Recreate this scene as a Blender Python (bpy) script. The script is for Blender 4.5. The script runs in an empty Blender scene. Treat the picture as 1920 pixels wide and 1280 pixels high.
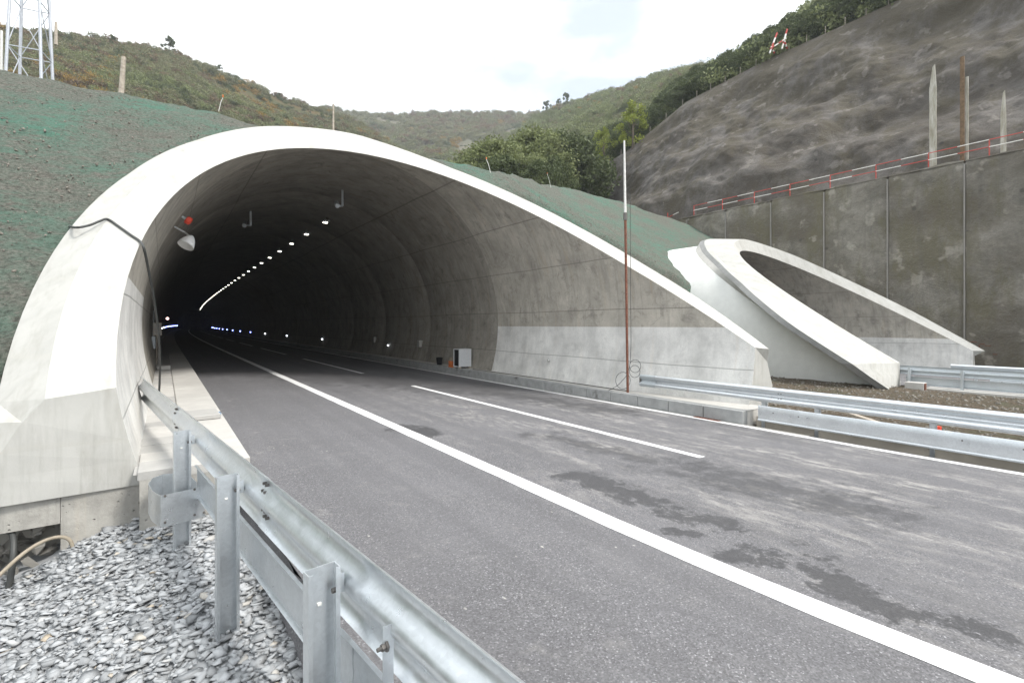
import bpy, math, random
import numpy as np
from mathutils import Vector, Matrix
import bmesh

# ------------------------------------------------------------------ camera, sky, sun, exposure
# world frame: X = across the carriageway (right), Y = along the tunnel axis, Z = up; metres
SC = bpy.context.scene
COL = SC.collection
YAW = math.atan2(.584, .812)
CAM = np.array([0., 0., 2.0])
cd = bpy.data.cameras.new("camera"); cam = bpy.data.objects.new("camera", cd); COL.objects.link(cam)
cam.location = CAM; cam.rotation_euler = (math.pi / 2, 0, -YAW)
cd.lens = 17.0; cd.sensor_width = 36; cd.shift_y = -32 / 1920; cd.clip_end = 5000; cd.clip_start = .05
SC.camera = cam

SUN_EL, SUN_AZ = math.radians(54), math.radians(150)      # azimuth measured clockwise from +Y
world = bpy.data.worlds.new("World"); SC.world = world; world.use_nodes = True
wn = world.node_tree; wn.nodes.clear()
def WN(t, **kw):
    n = wn.nodes.new(t)
    for k, v in kw.items(): setattr(n, k, v)
    return n
wout = WN('ShaderNodeOutputWorld'); wbg = WN('ShaderNodeBackground')
sky = WN('ShaderNodeTexSky', sky_type='NISHITA', sun_disc=False, sun_elevation=SUN_EL, sun_rotation=SUN_AZ, altitude=700, dust_density=2.5)
tc = WN('ShaderNodeTexCoord'); mp = WN('ShaderNodeMapping'); mp.inputs['Scale'].default_value = (1, 1, 2.2); mp.inputs['Location'].default_value = (.28, .2, .1)
ns = WN('ShaderNodeTexNoise'); ns.inputs['Scale'].default_value = 1.9; ns.inputs['Detail'].default_value = 6; ns.inputs['Roughness'].default_value = .55
rp = WN('ShaderNodeValToRGB'); rp.color_ramp.elements[0].position = .36; rp.color_ramp.elements[1].position = .54
rp.color_ramp.elements[0].color = (.3, .3, .3, 1); rp.color_ramp.elements[1].color = (1, 1, 1, 1)
mx = WN('ShaderNodeMix', data_type='RGBA'); mx.inputs[7].default_value = (10.2, 10.5, 10.6, 1)
L = wn.links.new
L(tc.outputs['Generated'], mp.inputs[0]); L(mp.outputs[0], ns.inputs['Vector']); L(ns.outputs[0], rp.inputs[0])
L(rp.outputs[0], mx.inputs[0]); L(sky.outputs[0], mx.inputs[6]); L(mx.outputs[2], wbg.inputs[0]); L(wbg.outputs[0], wout.inputs[0])
wbg.inputs[1].default_value = .08

sd = bpy.data.lights.new("sun", 'SUN'); sun = bpy.data.objects.new("sun", sd); COL.objects.link(sun)
sd.energy = 1.8; sd.angle = math.radians(14); sd.color = (1, .965, .91)
sdir = Vector((math.sin(SUN_AZ) * math.cos(SUN_EL), math.cos(SUN_AZ) * math.cos(SUN_EL), math.sin(SUN_EL)))
sun.rotation_euler = sdir.to_track_quat('Z', 'Y').to_euler(); sun.location = (0, 0, 60)

vs = SC.view_settings; vs.view_transform = 'Standard'; vs.look = 'None'; vs.gamma = 1; vs.use_curve_mapping = False
vs.exposure = 1.38
SC.cycles.use_denoising = True
SC.cycles.max_bounces = 8
SC.cycles.sample_clamp_indirect = 6

# ------------------------------------------------------------------ helpers
RNG = np.random.default_rng(7); random.seed(7)
F = 17 / 36 * 1920
FW = np.array([math.sin(YAW), math.cos(YAW), 0]); RT = np.array([math.cos(YAW), -math.sin(YAW), 0])
def ray(x, y): return FW + (x - 960) / F * RT + np.array([0, 0, (608 - y) / F])
def at_k(x, y, k): return CAM + k * ray(x, y)                     # a point k metres ahead of the tripod
def at_z(x, y, z): d = ray(x, y); return CAM + d * ((z - 2) / d[2])
def at_l(x, y, l): d = ray(x, y); return CAM + d * (l / d[0])
def at_road(x, y):                                                # on the cross-sloped carriageway
    d = ray(x, y); k = (2 - .035) / (-d[2] - .035 * d[0]); return CAM + d * k
def hash2(ix, iy, seed):
    h = (ix.astype(np.int64) * 374761393 + iy.astype(np.int64) * 668265263 + seed * 69069) & 0x7fffffff
    h = ((h ^ (h >> 13)) * 1274126177) & 0x7fffffff
    return ((h ^ (h >> 16)) & 0xffff) / 65535.0
def vnoise(x, y, seed=0):
    x = np.asarray(x, float); y = np.asarray(y, float)
    ix = np.floor(x); iy = np.floor(y); fx = x - ix; fy = y - iy
    fx = fx * fx * (3 - 2 * fx); fy = fy * fy * (3 - 2 * fy)
    a = hash2(ix, iy, seed); b = hash2(ix + 1, iy, seed); c = hash2(ix, iy + 1, seed); d = hash2(ix + 1, iy + 1, seed)
    return (a * (1 - fx) + b * fx) * (1 - fy) + (c * (1 - fx) + d * fx) * fy - .5
def fbm(x, y, seed=0, oct=4, g=.5):
    r = 0; a = 1.
    for i in range(oct):
        r = r + a * vnoise(x * 2 ** i, y * 2 ** i, seed + i * 17); a *= g
    return r

def tag(o, label=None, cat=None, group=None, kind=None):
    if label: o['label'] = label
    if cat: o['category'] = cat
    if group: o['group'] = group
    if kind: o['kind'] = kind
    return o
def empty(name, loc=(0, 0, 0), label=None, cat=None, group=None, kind=None):
    o = bpy.data.objects.new(name, None); COL.objects.link(o); o.location = [float(v) for v in loc]; o.empty_display_size = .1
    return tag(o, label, cat, group, kind)
def wloc(o):
    v = np.zeros(3)
    while o is not None: v = v + np.array(o.location); o = o.parent
    return v
def mesh(name, verts, faces, mat, parent=None, smooth=False, mats=None, mi=None):
    verts = np.asarray(verts, float).reshape(-1, 3)
    if parent is not None: verts = verts - wloc(parent)
    me = bpy.data.meshes.new(name)
    me.from_pydata(verts.tolist(), [], [list(map(int, f)) for f in faces])
    if mats:
        for m in mats: me.materials.append(m)
        if mi is not None: me.polygons.foreach_set('material_index', np.asarray(mi, np.int32))
    else: me.materials.append(mat)
    if smooth: me.polygons.foreach_set('use_smooth', [True] * len(me.polygons))
    me.update()
    o = bpy.data.objects.new(name, me); COL.objects.link(o)
    if parent is not None: o.parent = parent
    return o
class MB:
    """collects shapes into one mesh"""
    def __init__(s): s.v = []; s.f = []
    def add(s, v, f):
        b = len(s.v); s.v += [tuple(map(float, p)) for p in v]; s.f += [[b + int(i) for i in q] for q in f]; return s
    def box(s, a, b, bev=0.0, rot=0.0, c=None):
        x0, y0, z0 = a; x1, y1, z1 = b
        if bev <= 0:
            v = [(x, y, z) for z in (z0, z1) for y in (y0, y1) for x in (x0, x1)]
            f = [(0, 2, 3, 1), (4, 5, 7, 6), (0, 1, 5, 4), (2, 6, 7, 3), (0, 4, 6, 2), (1, 3, 7, 5)]
        else:
            e = bev; ring = lambda z, q: [(x0 + q + e, y0 + q, z), (x1 - q - e, y0 + q, z), (x1 - q, y0 + q + e, z), (x1 - q, y1 - q - e, z), (x1 - q - e, y1 - q, z), (x0 + q + e, y1 - q, z), (x0 + q, y1 - q - e, z), (x0 + q, y0 + q + e, z)]
            v = ring(z0, 0) + ring(z1 - e, 0) + ring(z1, e)
            f = [tuple(range(7, -1, -1)), tuple(range(16, 24))] + [(i + 8 * j, (i + 1) % 8 + 8 * j, (i + 1) % 8 + 8 * j + 8, i + 8 * j + 8) for j in (0, 1) for i in range(8)]
        if rot:
            cx, cy = ((x0 + x1) / 2, (y0 + y1) / 2) if c is None else c
            cs, sn = math.cos(rot), math.sin(rot)
            v = [(cx + (x - cx) * cs - (y - cy) * sn, cy + (x - cx) * sn + (y - cy) * cs, z) for x, y, z in v]
        return s.add(v, f)
    def tube(s, pts, r, n=8, cap=True):
        P = [Vector([float(c) for c in p]) for p in pts]; rs = r if hasattr(r, '__len__') else [r] * len(P)
        V = []; up = None
        for i, p in enumerate(P):
            d = (P[min(i + 1, len(P) - 1)] - P[max(i - 1, 0)]).normalized()
            if up is None: up = d.orthogonal().normalized()
            up = (up - d * up.dot(d)).normalized(); sd_ = d.cross(up)
            V += [p + (up * math.cos(t) + sd_ * math.sin(t)) * rs[i] for t in [2 * math.pi * j / n for j in range(n)]]
        Fs = [(i * n + j, i * n + (j + 1) % n, (i + 1) * n + (j + 1) % n, (i + 1) * n + j) for i in range(len(P) - 1) for j in range(n)]
        if cap: Fs += [tuple(range(n - 1, -1, -1)), tuple(range((len(P) - 1) * n, len(P) * n))]
        return s.add(V, Fs)
    def bar(s, a, b, w, h=None):
        a = Vector([float(c) for c in a]); b = Vector([float(c) for c in b]); h = h or w; d = (b - a).normalized()
        x = d.cross(Vector((0, 0, 1)));  x = Vector((1, 0, 0)) if x.length < 1e-3 else x.normalized(); y = x.cross(d)
        v = [p + x * sx * w / 2 + y * sy * h / 2 for p in (a, b) for sx, sy in ((-1, -1), (1, -1), (1, 1), (-1, 1))]
        return s.add(v, [(3, 2, 1, 0), (4, 5, 6, 7)] + [(i, (i + 1) % 4, 4 + (i + 1) % 4, 4 + i) for i in range(4)])
    def lathe(s, prof, c, n=16, axis='z'):
        V = []
        for r, h in prof:
            for j in range(n):
                t = 2 * math.pi * j / n; p = (r * math.cos(t), r * math.sin(t), h)
                V.append((c[0] + p[0], c[1] + p[1], c[2] + p[2]) if axis == 'z' else (c[0] + p[0], c[1] + p[2], c[2] + p[1]))
        return s.add(V, [(i * n + j, i * n + (j + 1) % n, (i + 1) * n + (j + 1) % n, (i + 1) * n + j) for i in range(len(prof) - 1) for j in range(n)])
    def strip(s, prof, path, closed=False):
        """extrude a profile (list of functions of path frame) : prof [(side, z)], path [(x,y,z,sx,sy)]"""
        n = len(prof); V = []
        for (x, y, z, sx, sy) in path: V += [(x + sx * d, y + sy * d, z + h) for d, h in prof]
        m = n if closed else n - 1
        Fs = [(i * n + j, i * n + (j + 1) % n, (i + 1) * n + (j + 1) % n, (i + 1) * n + j) for i in range(len(path) - 1) for j in range(m)]
        if closed: Fs += [tuple(range(n - 1, -1, -1)), tuple(range((len(path) - 1) * n, len(path) * n))]
        return s.add(V, Fs)
    def build(s, name, mat, parent=None, smooth=False): return mesh(name, s.v, s.f, mat, parent, smooth)
def grid(nu, nv): return [(i * nv + j, (i + 1) * nv + j, (i + 1) * nv + j + 1, i * nv + j + 1) for i in range(nu - 1) for j in range(nv - 1)]
def smooth_edges(o, ang=35):
    me = o.data
    me.polygons.foreach_set('use_smooth', [True] * len(me.polygons))
    try: me.set_sharp_from_angle(angle=math.radians(ang))
    except Exception: pass
    return o

# ------------------------------------------------------------------ materials
class NT:
    def __init__(s, name):
        s.m = bpy.data.materials.new(name); s.m.use_nodes = True; s.t = s.m.node_tree; s.t.nodes.clear()
        s.out = s.n('ShaderNodeOutputMaterial'); s.b = s.n('ShaderNodeBsdfPrincipled'); s.l(s.b.outputs[0], s.out.inputs[0])
        s.tc = s.n('ShaderNodeTexCoord')
    def n(s, t, **kw):
        x = s.t.nodes.new(t)
        for k, v in kw.items(): setattr(x, k, v)
        return x
    def l(s, a, b): s.t.links.new(a, b)
    def coord(s, scale=(1, 1, 1), kind='Object', rot=(0, 0, 0)):
        m = s.n('ShaderNodeMapping'); m.inputs['Scale'].default_value = scale; m.inputs['Rotation'].default_value = rot
        s.l(s.tc.outputs[kind], m.inputs[0]); return m.outputs[0]
    def pos(s, scale=(1, 1, 1)):
        g = s.n('ShaderNodeNewGeometry'); m = s.n('ShaderNodeMapping'); m.inputs['Scale'].default_value = scale
        s.l(g.outputs['Position'], m.inputs[0]); return m.outputs[0]
    def noise(s, vec, scale, detail=4, rough=.55, dist=0):
        x = s.n('ShaderNodeTexNoise'); x.inputs['Scale'].default_value = scale; x.inputs['Detail'].default_value = detail
        x.inputs['Roughness'].default_value = rough; x.inputs['Distortion'].default_value = dist; s.l(vec, x.inputs['Vector']); return x.outputs[0]
    def vor(s, vec, scale, feat='F1', out='Distance'):
        x = s.n('ShaderNodeTexVoronoi', feature=feat); x.inputs['Scale'].default_value = scale; s.l(vec, x.inputs['Vector']); return x.outputs[out]
    def ramp(s, fac, stops):
        r = s.n('ShaderNodeValToRGB'); e = r.color_ramp.elements
        while len(e) < len(stops): e.new(.5)
        for i, (p, c) in enumerate(stops):
            e[i].position = p; c = (c, c, c) if not hasattr(c, '__len__') else c; e[i].color = (*c[:3], 1)
        s.l(fac, r.inputs[0]); return r.outputs[0]
    def mix(s, fac, a, b, mode='MIX'):
        x = s.n('ShaderNodeMix', data_type='RGBA', blend_type=mode)
        for v, i in ((fac, 0), (a, 6), (b, 7)):
            if hasattr(v, 'is_linked'): s.l(v, x.inputs[i])
            else: x.inputs[i].default_value = v if i == 0 else ((*v, 1) if hasattr(v, '__len__') else (v, v, v, 1))
        return x.outputs[2]
    def math(s, op, a, b=None, clamp=False):
        x = s.n('ShaderNodeMath', operation=op, use_clamp=clamp)
        for v, i in ((a, 0), (b, 1)):
            if v is None: continue
            if hasattr(v, 'is_linked'): s.l(v, x.inputs[i])
            else: x.inputs[i].default_value = v
        return x.outputs[0]
    def maprange(s, v, a, b, c=0, d=1):
        x = s.n('ShaderNodeMapRange'); x.clamp = True; s.l(v, x.inputs[0])
        for i, q in enumerate((a, b, c, d)): x.inputs[i + 1].default_value = q
        return x.outputs[0]
    def sep(s, vec): x = s.n('ShaderNodeSeparateXYZ'); s.l(vec, x.inputs[0]); return x.outputs
    def rnd(s):
        return s.n('ShaderNodeNewGeometry').outputs['Random Per Island']
    def done(s, col=None, rough=.8, metal=0, bump=None, bs=.3, bd=.02, spec=.4):
        if col is not None:
            if hasattr(col, 'is_linked'): s.l(col, s.b.inputs['Base Color'])
            else: s.b.inputs['Base Color'].default_value = (*col, 1)
        if hasattr(rough, 'is_linked'): s.l(rough, s.b.inputs['Roughness'])
        else: s.b.inputs['Roughness'].default_value = rough
        s.b.inputs['Metallic'].default_value = metal; s.b.inputs['Specular IOR Level'].default_value = spec
        if bump is not None:
            x = s.n('ShaderNodeBump'); x.inputs['Strength'].default_value = bs; x.inputs['Distance'].default_value = bd
            s.l(bump, x.inputs['Height']); s.l(x.outputs[0], s.b.inputs['Normal'])
        return s.m
def sc(c, f): return tuple(min(1, v * f) for v in c)

def concrete(name, c, var=.18, stain=.25, grain=1., streak=False, rough=.85, pits=False, bs=.25):
    t = NT(name); p = t.pos()
    big = t.noise(p, .45, 5, .6); mid = t.noise(p, 3.2, 6, .65); fine = t.noise(p, 45, 3, .6)
    col = t.ramp(mid, [(.25, sc(c, 1 - var)), (.55, c), (.8, sc(c, 1 + var * .5))])
    col = t.mix(t.maprange(big, .5, .72), col, sc(c, 1 - stain))
    if streak:
        sv = t.pos((2.6, 2.6, .12)); s1 = t.noise(sv, 1.6, 5, .7)
        col = t.mix(t.maprange(s1, .52, .7, 0, .75), col, sc(c, .62)); col = t.mix(t.maprange(t.noise(t.pos((3.4, 3.4, .16)), 1.3, 4), .6, .75, 0, .6), col, tuple(np.array(c) * np.array((1.18, 1.08, .96))))
    col = t.mix(t.maprange(fine, .3, .75, 0, .35 * grain), col, sc(c, .72))
    h = t.math('ADD', t.math('MULTIPLY', mid, .6), t.math('MULTIPLY', fine, .25))
    if pits:
        v = t.vor(p, 15); pm = t.maprange(v, .08, .2, 1, 0); sel = t.maprange(t.noise(p, 5, 2), .5, .6)
        pm = t.math('MULTIPLY', pm, sel); col = t.mix(t.math('MULTIPLY', pm, .7), col, sc(c, .35)); h = t.math('SUBTRACT', h, pm)
    return t.done(col, rough, 0, h, bs, .02, .3)

M = {}
M['white'] = concrete('white_concrete', (.74, .745, .715), .07, .13, .25, bs=.12)
def mk_collar():
    t = NT('collar_concrete'); p = t.pos()
    c = (.465, .46, .432)
    mid = t.noise(p, 2.2, 6, .6); col = t.ramp(mid, [(.3, sc(c, .9)), (.6, c)])
    st = t.noise(t.pos((2.2, .5, .5)), 1.5, 6, .7); col = t.mix(t.maprange(st, .5, .72, 0, .6), col, (.30, .287, .25))
    dr = t.noise(t.pos((5, 5, .35)), 1.4, 5, .7); zz_ = t.sep(p)[2]; col = t.mix(t.math('MULTIPLY', t.maprange(dr, .5, .68, 0, .55), t.maprange(zz_, 1.6, -.1, .25, 1)), col, (.27, .26, .235))
    pt_ = t.math('MULTIPLY', t.maprange(t.vor(p, 4.5), .02, .045, 1, 0), t.maprange(t.noise(p, .9, 2), .5, .6)); col = t.mix(t.math('MULTIPLY', pt_, .6), col, (.25, .24, .22))
    pw = t.n('ShaderNodeTexWave', wave_type='BANDS', bands_direction='Z'); pw.inputs['Scale'].default_value = .30; pw.inputs['Distortion'].default_value = 1.6; pw.inputs['Detail'].default_value = 3
    t.l(t.pos(), pw.inputs['Vector']); col = t.mix(t.maprange(pw.outputs[1], .985, 1, 0, .35), col, (.45, .44, .4))
    fine = t.noise(p, 60, 3); h = t.math('ADD', mid, t.math('MULTIPLY', fine, .15))
    return t.done(col, .8, 0, h, .16, .02, .3)
M['collar'] = mk_collar()
def mk_lining(name, c, k):
    t = NT(name); p = t.pos()
    mid = t.noise(p, 1.1, 7, .65); fine = t.noise(p, 30, 4, .6)
    col = t.ramp(mid, [(.25, sc(c, .66)), (.5, c), (.75, sc(c, 1.28))])
    st = t.noise(t.pos((1, 3.2, .22)), 1.5, 6, .7)                    # streaks that run down the curve
    col = t.mix(t.maprange(st, .48, .7, 0, .6 * k), col, sc(c, .5))
    br = t.noise(t.pos((.7, 2.6, .3)), 1.2, 5, .7); col = t.mix(t.maprange(br, .56, .72, 0, .5 * k), col, tuple(np.array(c) * np.array((1.05, .9, .72))))
    dots = t.math('MULTIPLY', t.maprange(t.vor(p, 5.5), .05, .13, 1, 0), t.maprange(t.noise(p, 1.2, 2), .5, .62))
    col = t.mix(t.math('MULTIPLY', dots, .55 * k), col, sc(c, .4))
    col = t.mix(t.maprange(fine, .35, .7, 0, .3), col, sc(c, .65))
    bl = t.noise(p, 1.7, 9, .78, .5); col = t.mix(t.maprange(bl, .53, .66, 0, .7 * k), col, sc(c, .42))
    wp = t.noise(t.pos((1, 1.3, 1)), .9, 8, .75, .3); col = t.mix(t.maprange(wp, .57, .68, 0, .45 * k), col, sc(c, 1.45))
    spk = t.math('MULTIPLY', t.maprange(t.noise(p, 16, 6, .8), .58, .66), t.maprange(t.noise(p, .8, 3), .42, .6)); col = t.mix(t.math('MULTIPLY', spk, .6 * k), col, sc(c, .38))
    # form board relief along the tunnel
    w = t.n('ShaderNodeTexWave', wave_type='BANDS', bands_direction='Z'); w.inputs['Scale'].default_value = .19; w.inputs['Distortion'].default_value = .25; t.l(p, w.inputs['Vector'])
    jn = t.maprange(w.outputs[1], .9985, 1, 0, 1); col = t.mix(t.math('MULTIPLY', jn, .7), col, sc(c, .4))
    h = t.math('SUBTRACT', t.math('ADD', t.math('MULTIPLY', mid, .5), t.math('MULTIPLY', fine, .2)), jn)
    return t.done(col, .8, 0, h, .25, .02, .3)
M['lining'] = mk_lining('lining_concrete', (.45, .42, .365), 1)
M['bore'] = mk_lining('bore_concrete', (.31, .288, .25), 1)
M['band'] = mk_lining('band_concrete', (.68, .67, .64), .45)
M['found'] = concrete('rough_foundation', (.42, .405, .37), .38, .4, .9, True, pits=True, bs=.8)
M['slab'] = concrete('slab_concrete', (.50, .485, .455), .14, .2, .6)
M['slab2'] = concrete('slab_concrete_grey', (.42, .41, .39), .16, .2, .6)
def mk_kerb():
    t = NT('kerb_concrete'); p = t.pos(); c = (.33, .335, .33)
    mid = t.noise(p, 4, 6, .65); col = t.ramp(mid, [(.3, sc(c, .8)), (.7, sc(c, 1.15))])
    blk = t.noise(p, 1.1, 3); col = t.mix(t.math('MULTIPLY', t.maprange(blk, .58, .7), t.maprange(t.noise(p, 9, 4), .4, .6)), col, (.06, .05, .045))
    fine = t.noise(p, 60, 2); return t.done(t.mix(t.maprange(fine, .3, .7, 0, .3), col, sc(c, .6)), .85, 0, mid, .2, .02)
M['kerb'] = mk_kerb()
M['rawedge_shaded'] = concrete('raw_edge_shaded', (.27, .272, .265), .25, .3, .6)  # raw grey rim edge, with the shade under the rim put into its tone
M['gutter'] = concrete('gutter_concrete', (.42, .405, .375), .2, .3, .7)
M['beige'] = concrete('beige_concrete', (.48, .43, .36), .2, .3, .6)

def mk_asphalt():
    t = NT('asphalt'); p = t.pos(); c = (.128, .126, .131)
    fine = t.noise(p, 120, 2, .6); agg = t.vor(p, 95, out='Color'); aggv = t.sep(agg)[0]
    col = t.ramp(aggv, [(0, sc(c, .62)), (.5, c), (.93, sc(c, 1.35)), (1, sc(c, 2.6))])
    big = t.noise(p, .55, 5, .6); col = t.mix(t.maprange(big, .35, .7, 0, .5), col, sc(c, 1.35))
    # dusty pale film, drawn out along the traffic
    sv = t.pos((1.5, .5, 1)); d1 = t.noise(sv, 1.1, 8, .72, .4); d2 = t.noise(t.pos((5, 1.9, 1)), 1.4, 6, .75)
    xs = t.sep(p)[0]
    lane = t.maprange(xs, 3.6, 6.2, .12, 1)
    dust = t.math('MULTIPLY', t.math('MULTIPLY', t.maprange(d1, .42, .6), t.maprange(d2, .44, .6)), lane)
    trk = t.noise(t.pos((1.3, .035, 1)), 1.0, 3, .6); dust = t.math('MULTIPLY', dust, t.maprange(trk, .38, .58, .25, 1.35))
    col = t.mix(t.maprange(trk, .55, .42, 0, .3), col, sc(c, .8))
    ym = t.maprange(t.sep(p)[1], 11, 17, 1, .15)
    dust = t.math('MULTIPLY', dust, ym)
    col = t.mix(t.math('MULTIPLY', dust, .62), col, (.36, .345, .325))
    # chalky speckle
    sp = t.math('MULTIPLY', t.maprange(t.vor(t.pos((1, .6, 1)), 7), .05, .10, 1, 0), t.maprange(t.noise(p, 1.6, 3), .56, .66)); sp = t.math('MULTIPLY', sp, ym)
    col = t.mix(t.math('MULTIPLY', sp, .8), col, (.55, .53, .48))
    wl = t.maprange(t.noise(p, 2.4, 5, .7), .58, .7, 0, .5); wl = t.math('MULTIPLY', wl, t.maprange(xs, 1.5, 3.2, 1, 0)); col = t.mix(wl, col, (.27, .26, .25))
    # damp patches and a wide dark one inside the mouth: capsules ragged by noise
    wob = t.math('ADD', t.math('MULTIPLY', t.noise(p, 2.6, 6, .7), .62), t.math('MULTIPLY', t.noise(t.pos((1.6, 1, 1)), 16, 6, .8), .38))
    caps = [((1085, 892), (1180, 925), .22), ((1180, 925), (1335, 985), .16), ((1250, 958), (1330, 978), .2), ((1260, 995), (1300, 998), .1), ((1375, 1045), (1455, 1062), .13),
            ((1490, 1040), (1590, 1095), .24), ((1600, 1120), (1840, 1180), .12), ((755, 802), (805, 812), .25), ((1290, 880), (1600, 950), .5), ((1020, 815), (1210, 860), .3),
            ((1130, 735), (1480, 810), .55), ((840, 722), (1150, 770), .55), ((520, 700), (900, 727), 1.6)]
    tot = None
    for a, b, r in caps:
        A = at_road(*a); B = at_road(*b); A[2] = B[2] = 0; AB = B - A; q = AB / max(1e-6, AB @ AB)
        sub = t.n('ShaderNodeVectorMath', operation='SUBTRACT'); t.l(p, sub.inputs[0]); sub.inputs[1].default_value = A
        dt = t.n('ShaderNodeVectorMath', operation='DOT_PRODUCT'); t.l(sub.outputs[0], dt.inputs[0]); dt.inputs[1].default_value = q
        h = t.math('MULTIPLY', dt.outputs['Value'], 1.0, True)
        sl = t.n('ShaderNodeVectorMath', operation='SCALE'); sl.inputs[0].default_value = AB; t.l(h, sl.inputs['Scale'])
        s2 = t.n('ShaderNodeVectorMath', operation='SUBTRACT'); t.l(sub.outputs[0], s2.inputs[0]); t.l(sl.outputs[0], s2.inputs[1])
        fl = t.n('ShaderNodeVectorMath', operation='MULTIPLY'); t.l(s2.outputs[0], fl.inputs[0]); fl.inputs[1].default_value = (1, 1, 0)
        ln = t.n('ShaderNodeVectorMath', operation='LENGTH'); t.l(fl.outputs[0], ln.inputs[0])
        dd = t.math('SUBTRACT', t.math('MULTIPLY', ln.outputs['Value'], 1 / r), t.math('MULTIPLY', t.math('SUBTRACT', wob, .5), 13))
        soft = .16 if r < .3 else .7
        mk = t.maprange(dd, 1 - soft, 1 + soft, 1 if r < .3 else .85, 0)
        tot = mk if tot is None else t.math('MAXIMUM', tot, mk)
    col = t.mix(t.math('MULTIPLY', tot, t.maprange(t.noise(p, 40, 4, .7), .3, .7, .68, .95)), col, sc(c, .42))
    rough = t.maprange(tot, 0, 1, .88, .55)
    h = t.math('ADD', aggv, fine)
    return t.done(col, rough, 0, h, .35, .006, .35)
M['asphalt'] = mk_asphalt()
def mk_paint():
    t = NT('road_paint'); p = t.pos(); n1 = t.noise(p, 30, 5, .7); n2 = t.noise(p, 2.5, 4)
    col = t.ramp(n1, [(.25, .35), (.42, .70), (.7, .80)]); col = t.mix(t.maprange(n2, .5, .75, 0, .45), col, (.45, .435, .41))
    n3 = t.noise(p, 75, 3, .7); col = t.mix(t.math('MULTIPLY', t.maprange(n3, .6, .7), t.maprange(t.noise(p, 6, 4), .45, .65)), col, (.16, .16, .16))
    return t.done(col, .7, 0, n1, .2, .004)
M['paint'] = mk_paint()
def mk_galv(name, c=(.70, .73, .75), rough=(.27, .42), metal=.8):
    t = NT(name); p = t.pos(); v = t.vor(p, 45, out='Color'); a = t.sep(v)[0]; n1 = t.noise(p, 3, 4)
    col = t.ramp(a, [(0, sc(c, .94)), (1, sc(c, 1.04))]); col = t.mix(t.maprange(n1, .45, .75, 0, .4), col, sc(c, .8))
    return t.done(col, t.maprange(t.noise(p, 8, 4), .3, .7, *rough), metal, n1, .05, .01, .5)
M['galv'] = mk_galv('galvanised_steel'); M['galv_dull'] = mk_galv('galvanised_steel_dull', (.56, .60, .62), (.38, .55), .65)
def plain(name, c, rough=.6, metal=0, var=.15, scale=12, bump=.1):
    t = NT(name); n1 = t.noise(t.pos(), scale, 4); return t.done(t.ramp(n1, [(.3, sc(c, 1 - var)), (.7, sc(c, 1 + var))]), rough, metal, n1, bump, .01)
M['rust'] = plain('rusty_steel', (.20, .085, .055), .8, .2, .45, 25, .3)
M['whitepipe'] = plain('white_pipe', (.72, .71, .68), .5)
M['bolt'] = plain('dark_bolt', (.16, .15, .14), .5, .6)
M['black'] = plain('black_rubber', (.02, .02, .022), .55)
M['cable'] = plain('cable_sheath', (.05, .052, .05), .5)
M['tanpipe'] = plain('tan_hose', (.30, .26, .20), .7)
M['red'] = plain('red_paint', (.48, .06, .045), .55, 0, .2)
M['whitepaint'] = plain('white_paint', (.78, .77, .73), .5, 0, .1)
M['orange'] = plain('orange_plastic', (.62, .17, .05), .55, 0, .25)
M['hivis'] = plain('red_plastic', (.85, .09, .05), .5)
M['cabinet'] = plain('cabinet_paint', (.62, .63, .64), .45, 0, .06)
M['blue'] = plain('blue_tape', (.12, .35, .62), .4)
M['lamp_glass'] = plain('frosted_shade', (.82, .83, .82), .25, 0, .05)
M['tower'] = plain('white_tower_steel', (.48, .50, .54), .45, .3, .1)
M['wood'] = plain('grey_wood', (.40, .35, .29), .85, 0, .3, 9, .4)
M['bark'] = plain('bark', (.10, .08, .06), .9, 0, .35, 14, .6)
M['brownstake'] = plain('rusty_channel', (.16, .105, .06), .85, 0, .35, 6, .3)
def mk_stake():
    t = NT('whitewashed_board'); p = t.pos(); n1 = t.noise(t.pos((3, 3, .5)), 2, 5, .65)
    return t.done(t.ramp(n1, [(.3, (.25, .23, .17)), (.55, (.42, .40, .34)), (.75, (.58, .57, .54))]), .8, 0, n1, .2, .01)
M['stake'] = mk_stake()
def emit(name, c, s):
    m = bpy.data.materials.new(name); m.use_nodes = True; t = m.node_tree; t.nodes.clear(); o = t.nodes.new('ShaderNodeOutputMaterial'); e = t.nodes.new('ShaderNodeEmission')
    e.inputs[0].default_value = (*c, 1); e.inputs[1].default_value = s; t.links.new(e.outputs[0], o.inputs[0]); return m
M['lamp'] = emit('lit_lamp_lens', (1, .96, .82), 4); M['bluelamp'] = emit('lit_blue_stud', (.22, .3, 1), 6); M['whitelamp'] = emit('lit_white_stud', (.8, .88, 1), 5); M['pinklamp'] = emit('lit_pink_lamp', (1, .6, .55), 2.5)

def mk_soil(name, soil, green, lo, hi, gscale=.3):
    t = NT(name); p = t.pos(); n0 = t.noise(p, gscale, 5, .6); n1 = t.noise(t.pos((1, 1, 2.4)), 2.6, 8, .72); n2 = t.noise(p, 14, 8, .8)
    base = t.ramp(n2, [(.3, sc(soil, .35)), (.5, soil), (.68, sc(soil, 1.8))])
    gf = t.math('MULTIPLY', t.maprange(n0, lo, hi, .22, 1), t.maprange(n1, .34, .56))
    col = t.mix(gf, base, green); col = t.mix(t.maprange(n2, .5, .36, 0, .7), col, sc(soil, .4))
    sp = t.math('MULTIPLY', t.maprange(t.vor(p, 3.2), .03, .06, 1, 0), 1.0); col = t.mix(t.math('MULTIPLY', sp, .6), col, (.38, .35, .3))
    h = t.math('ADD', n1, t.math('MULTIPLY', n2, .5)); return t.done(col, .95, 0, h, 1.0, .12, .1)
M['mound'] = mk_soil('hydroseeded_soil', (.14, .13, .113), (.088, .19, .142), .44, .67)
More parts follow.
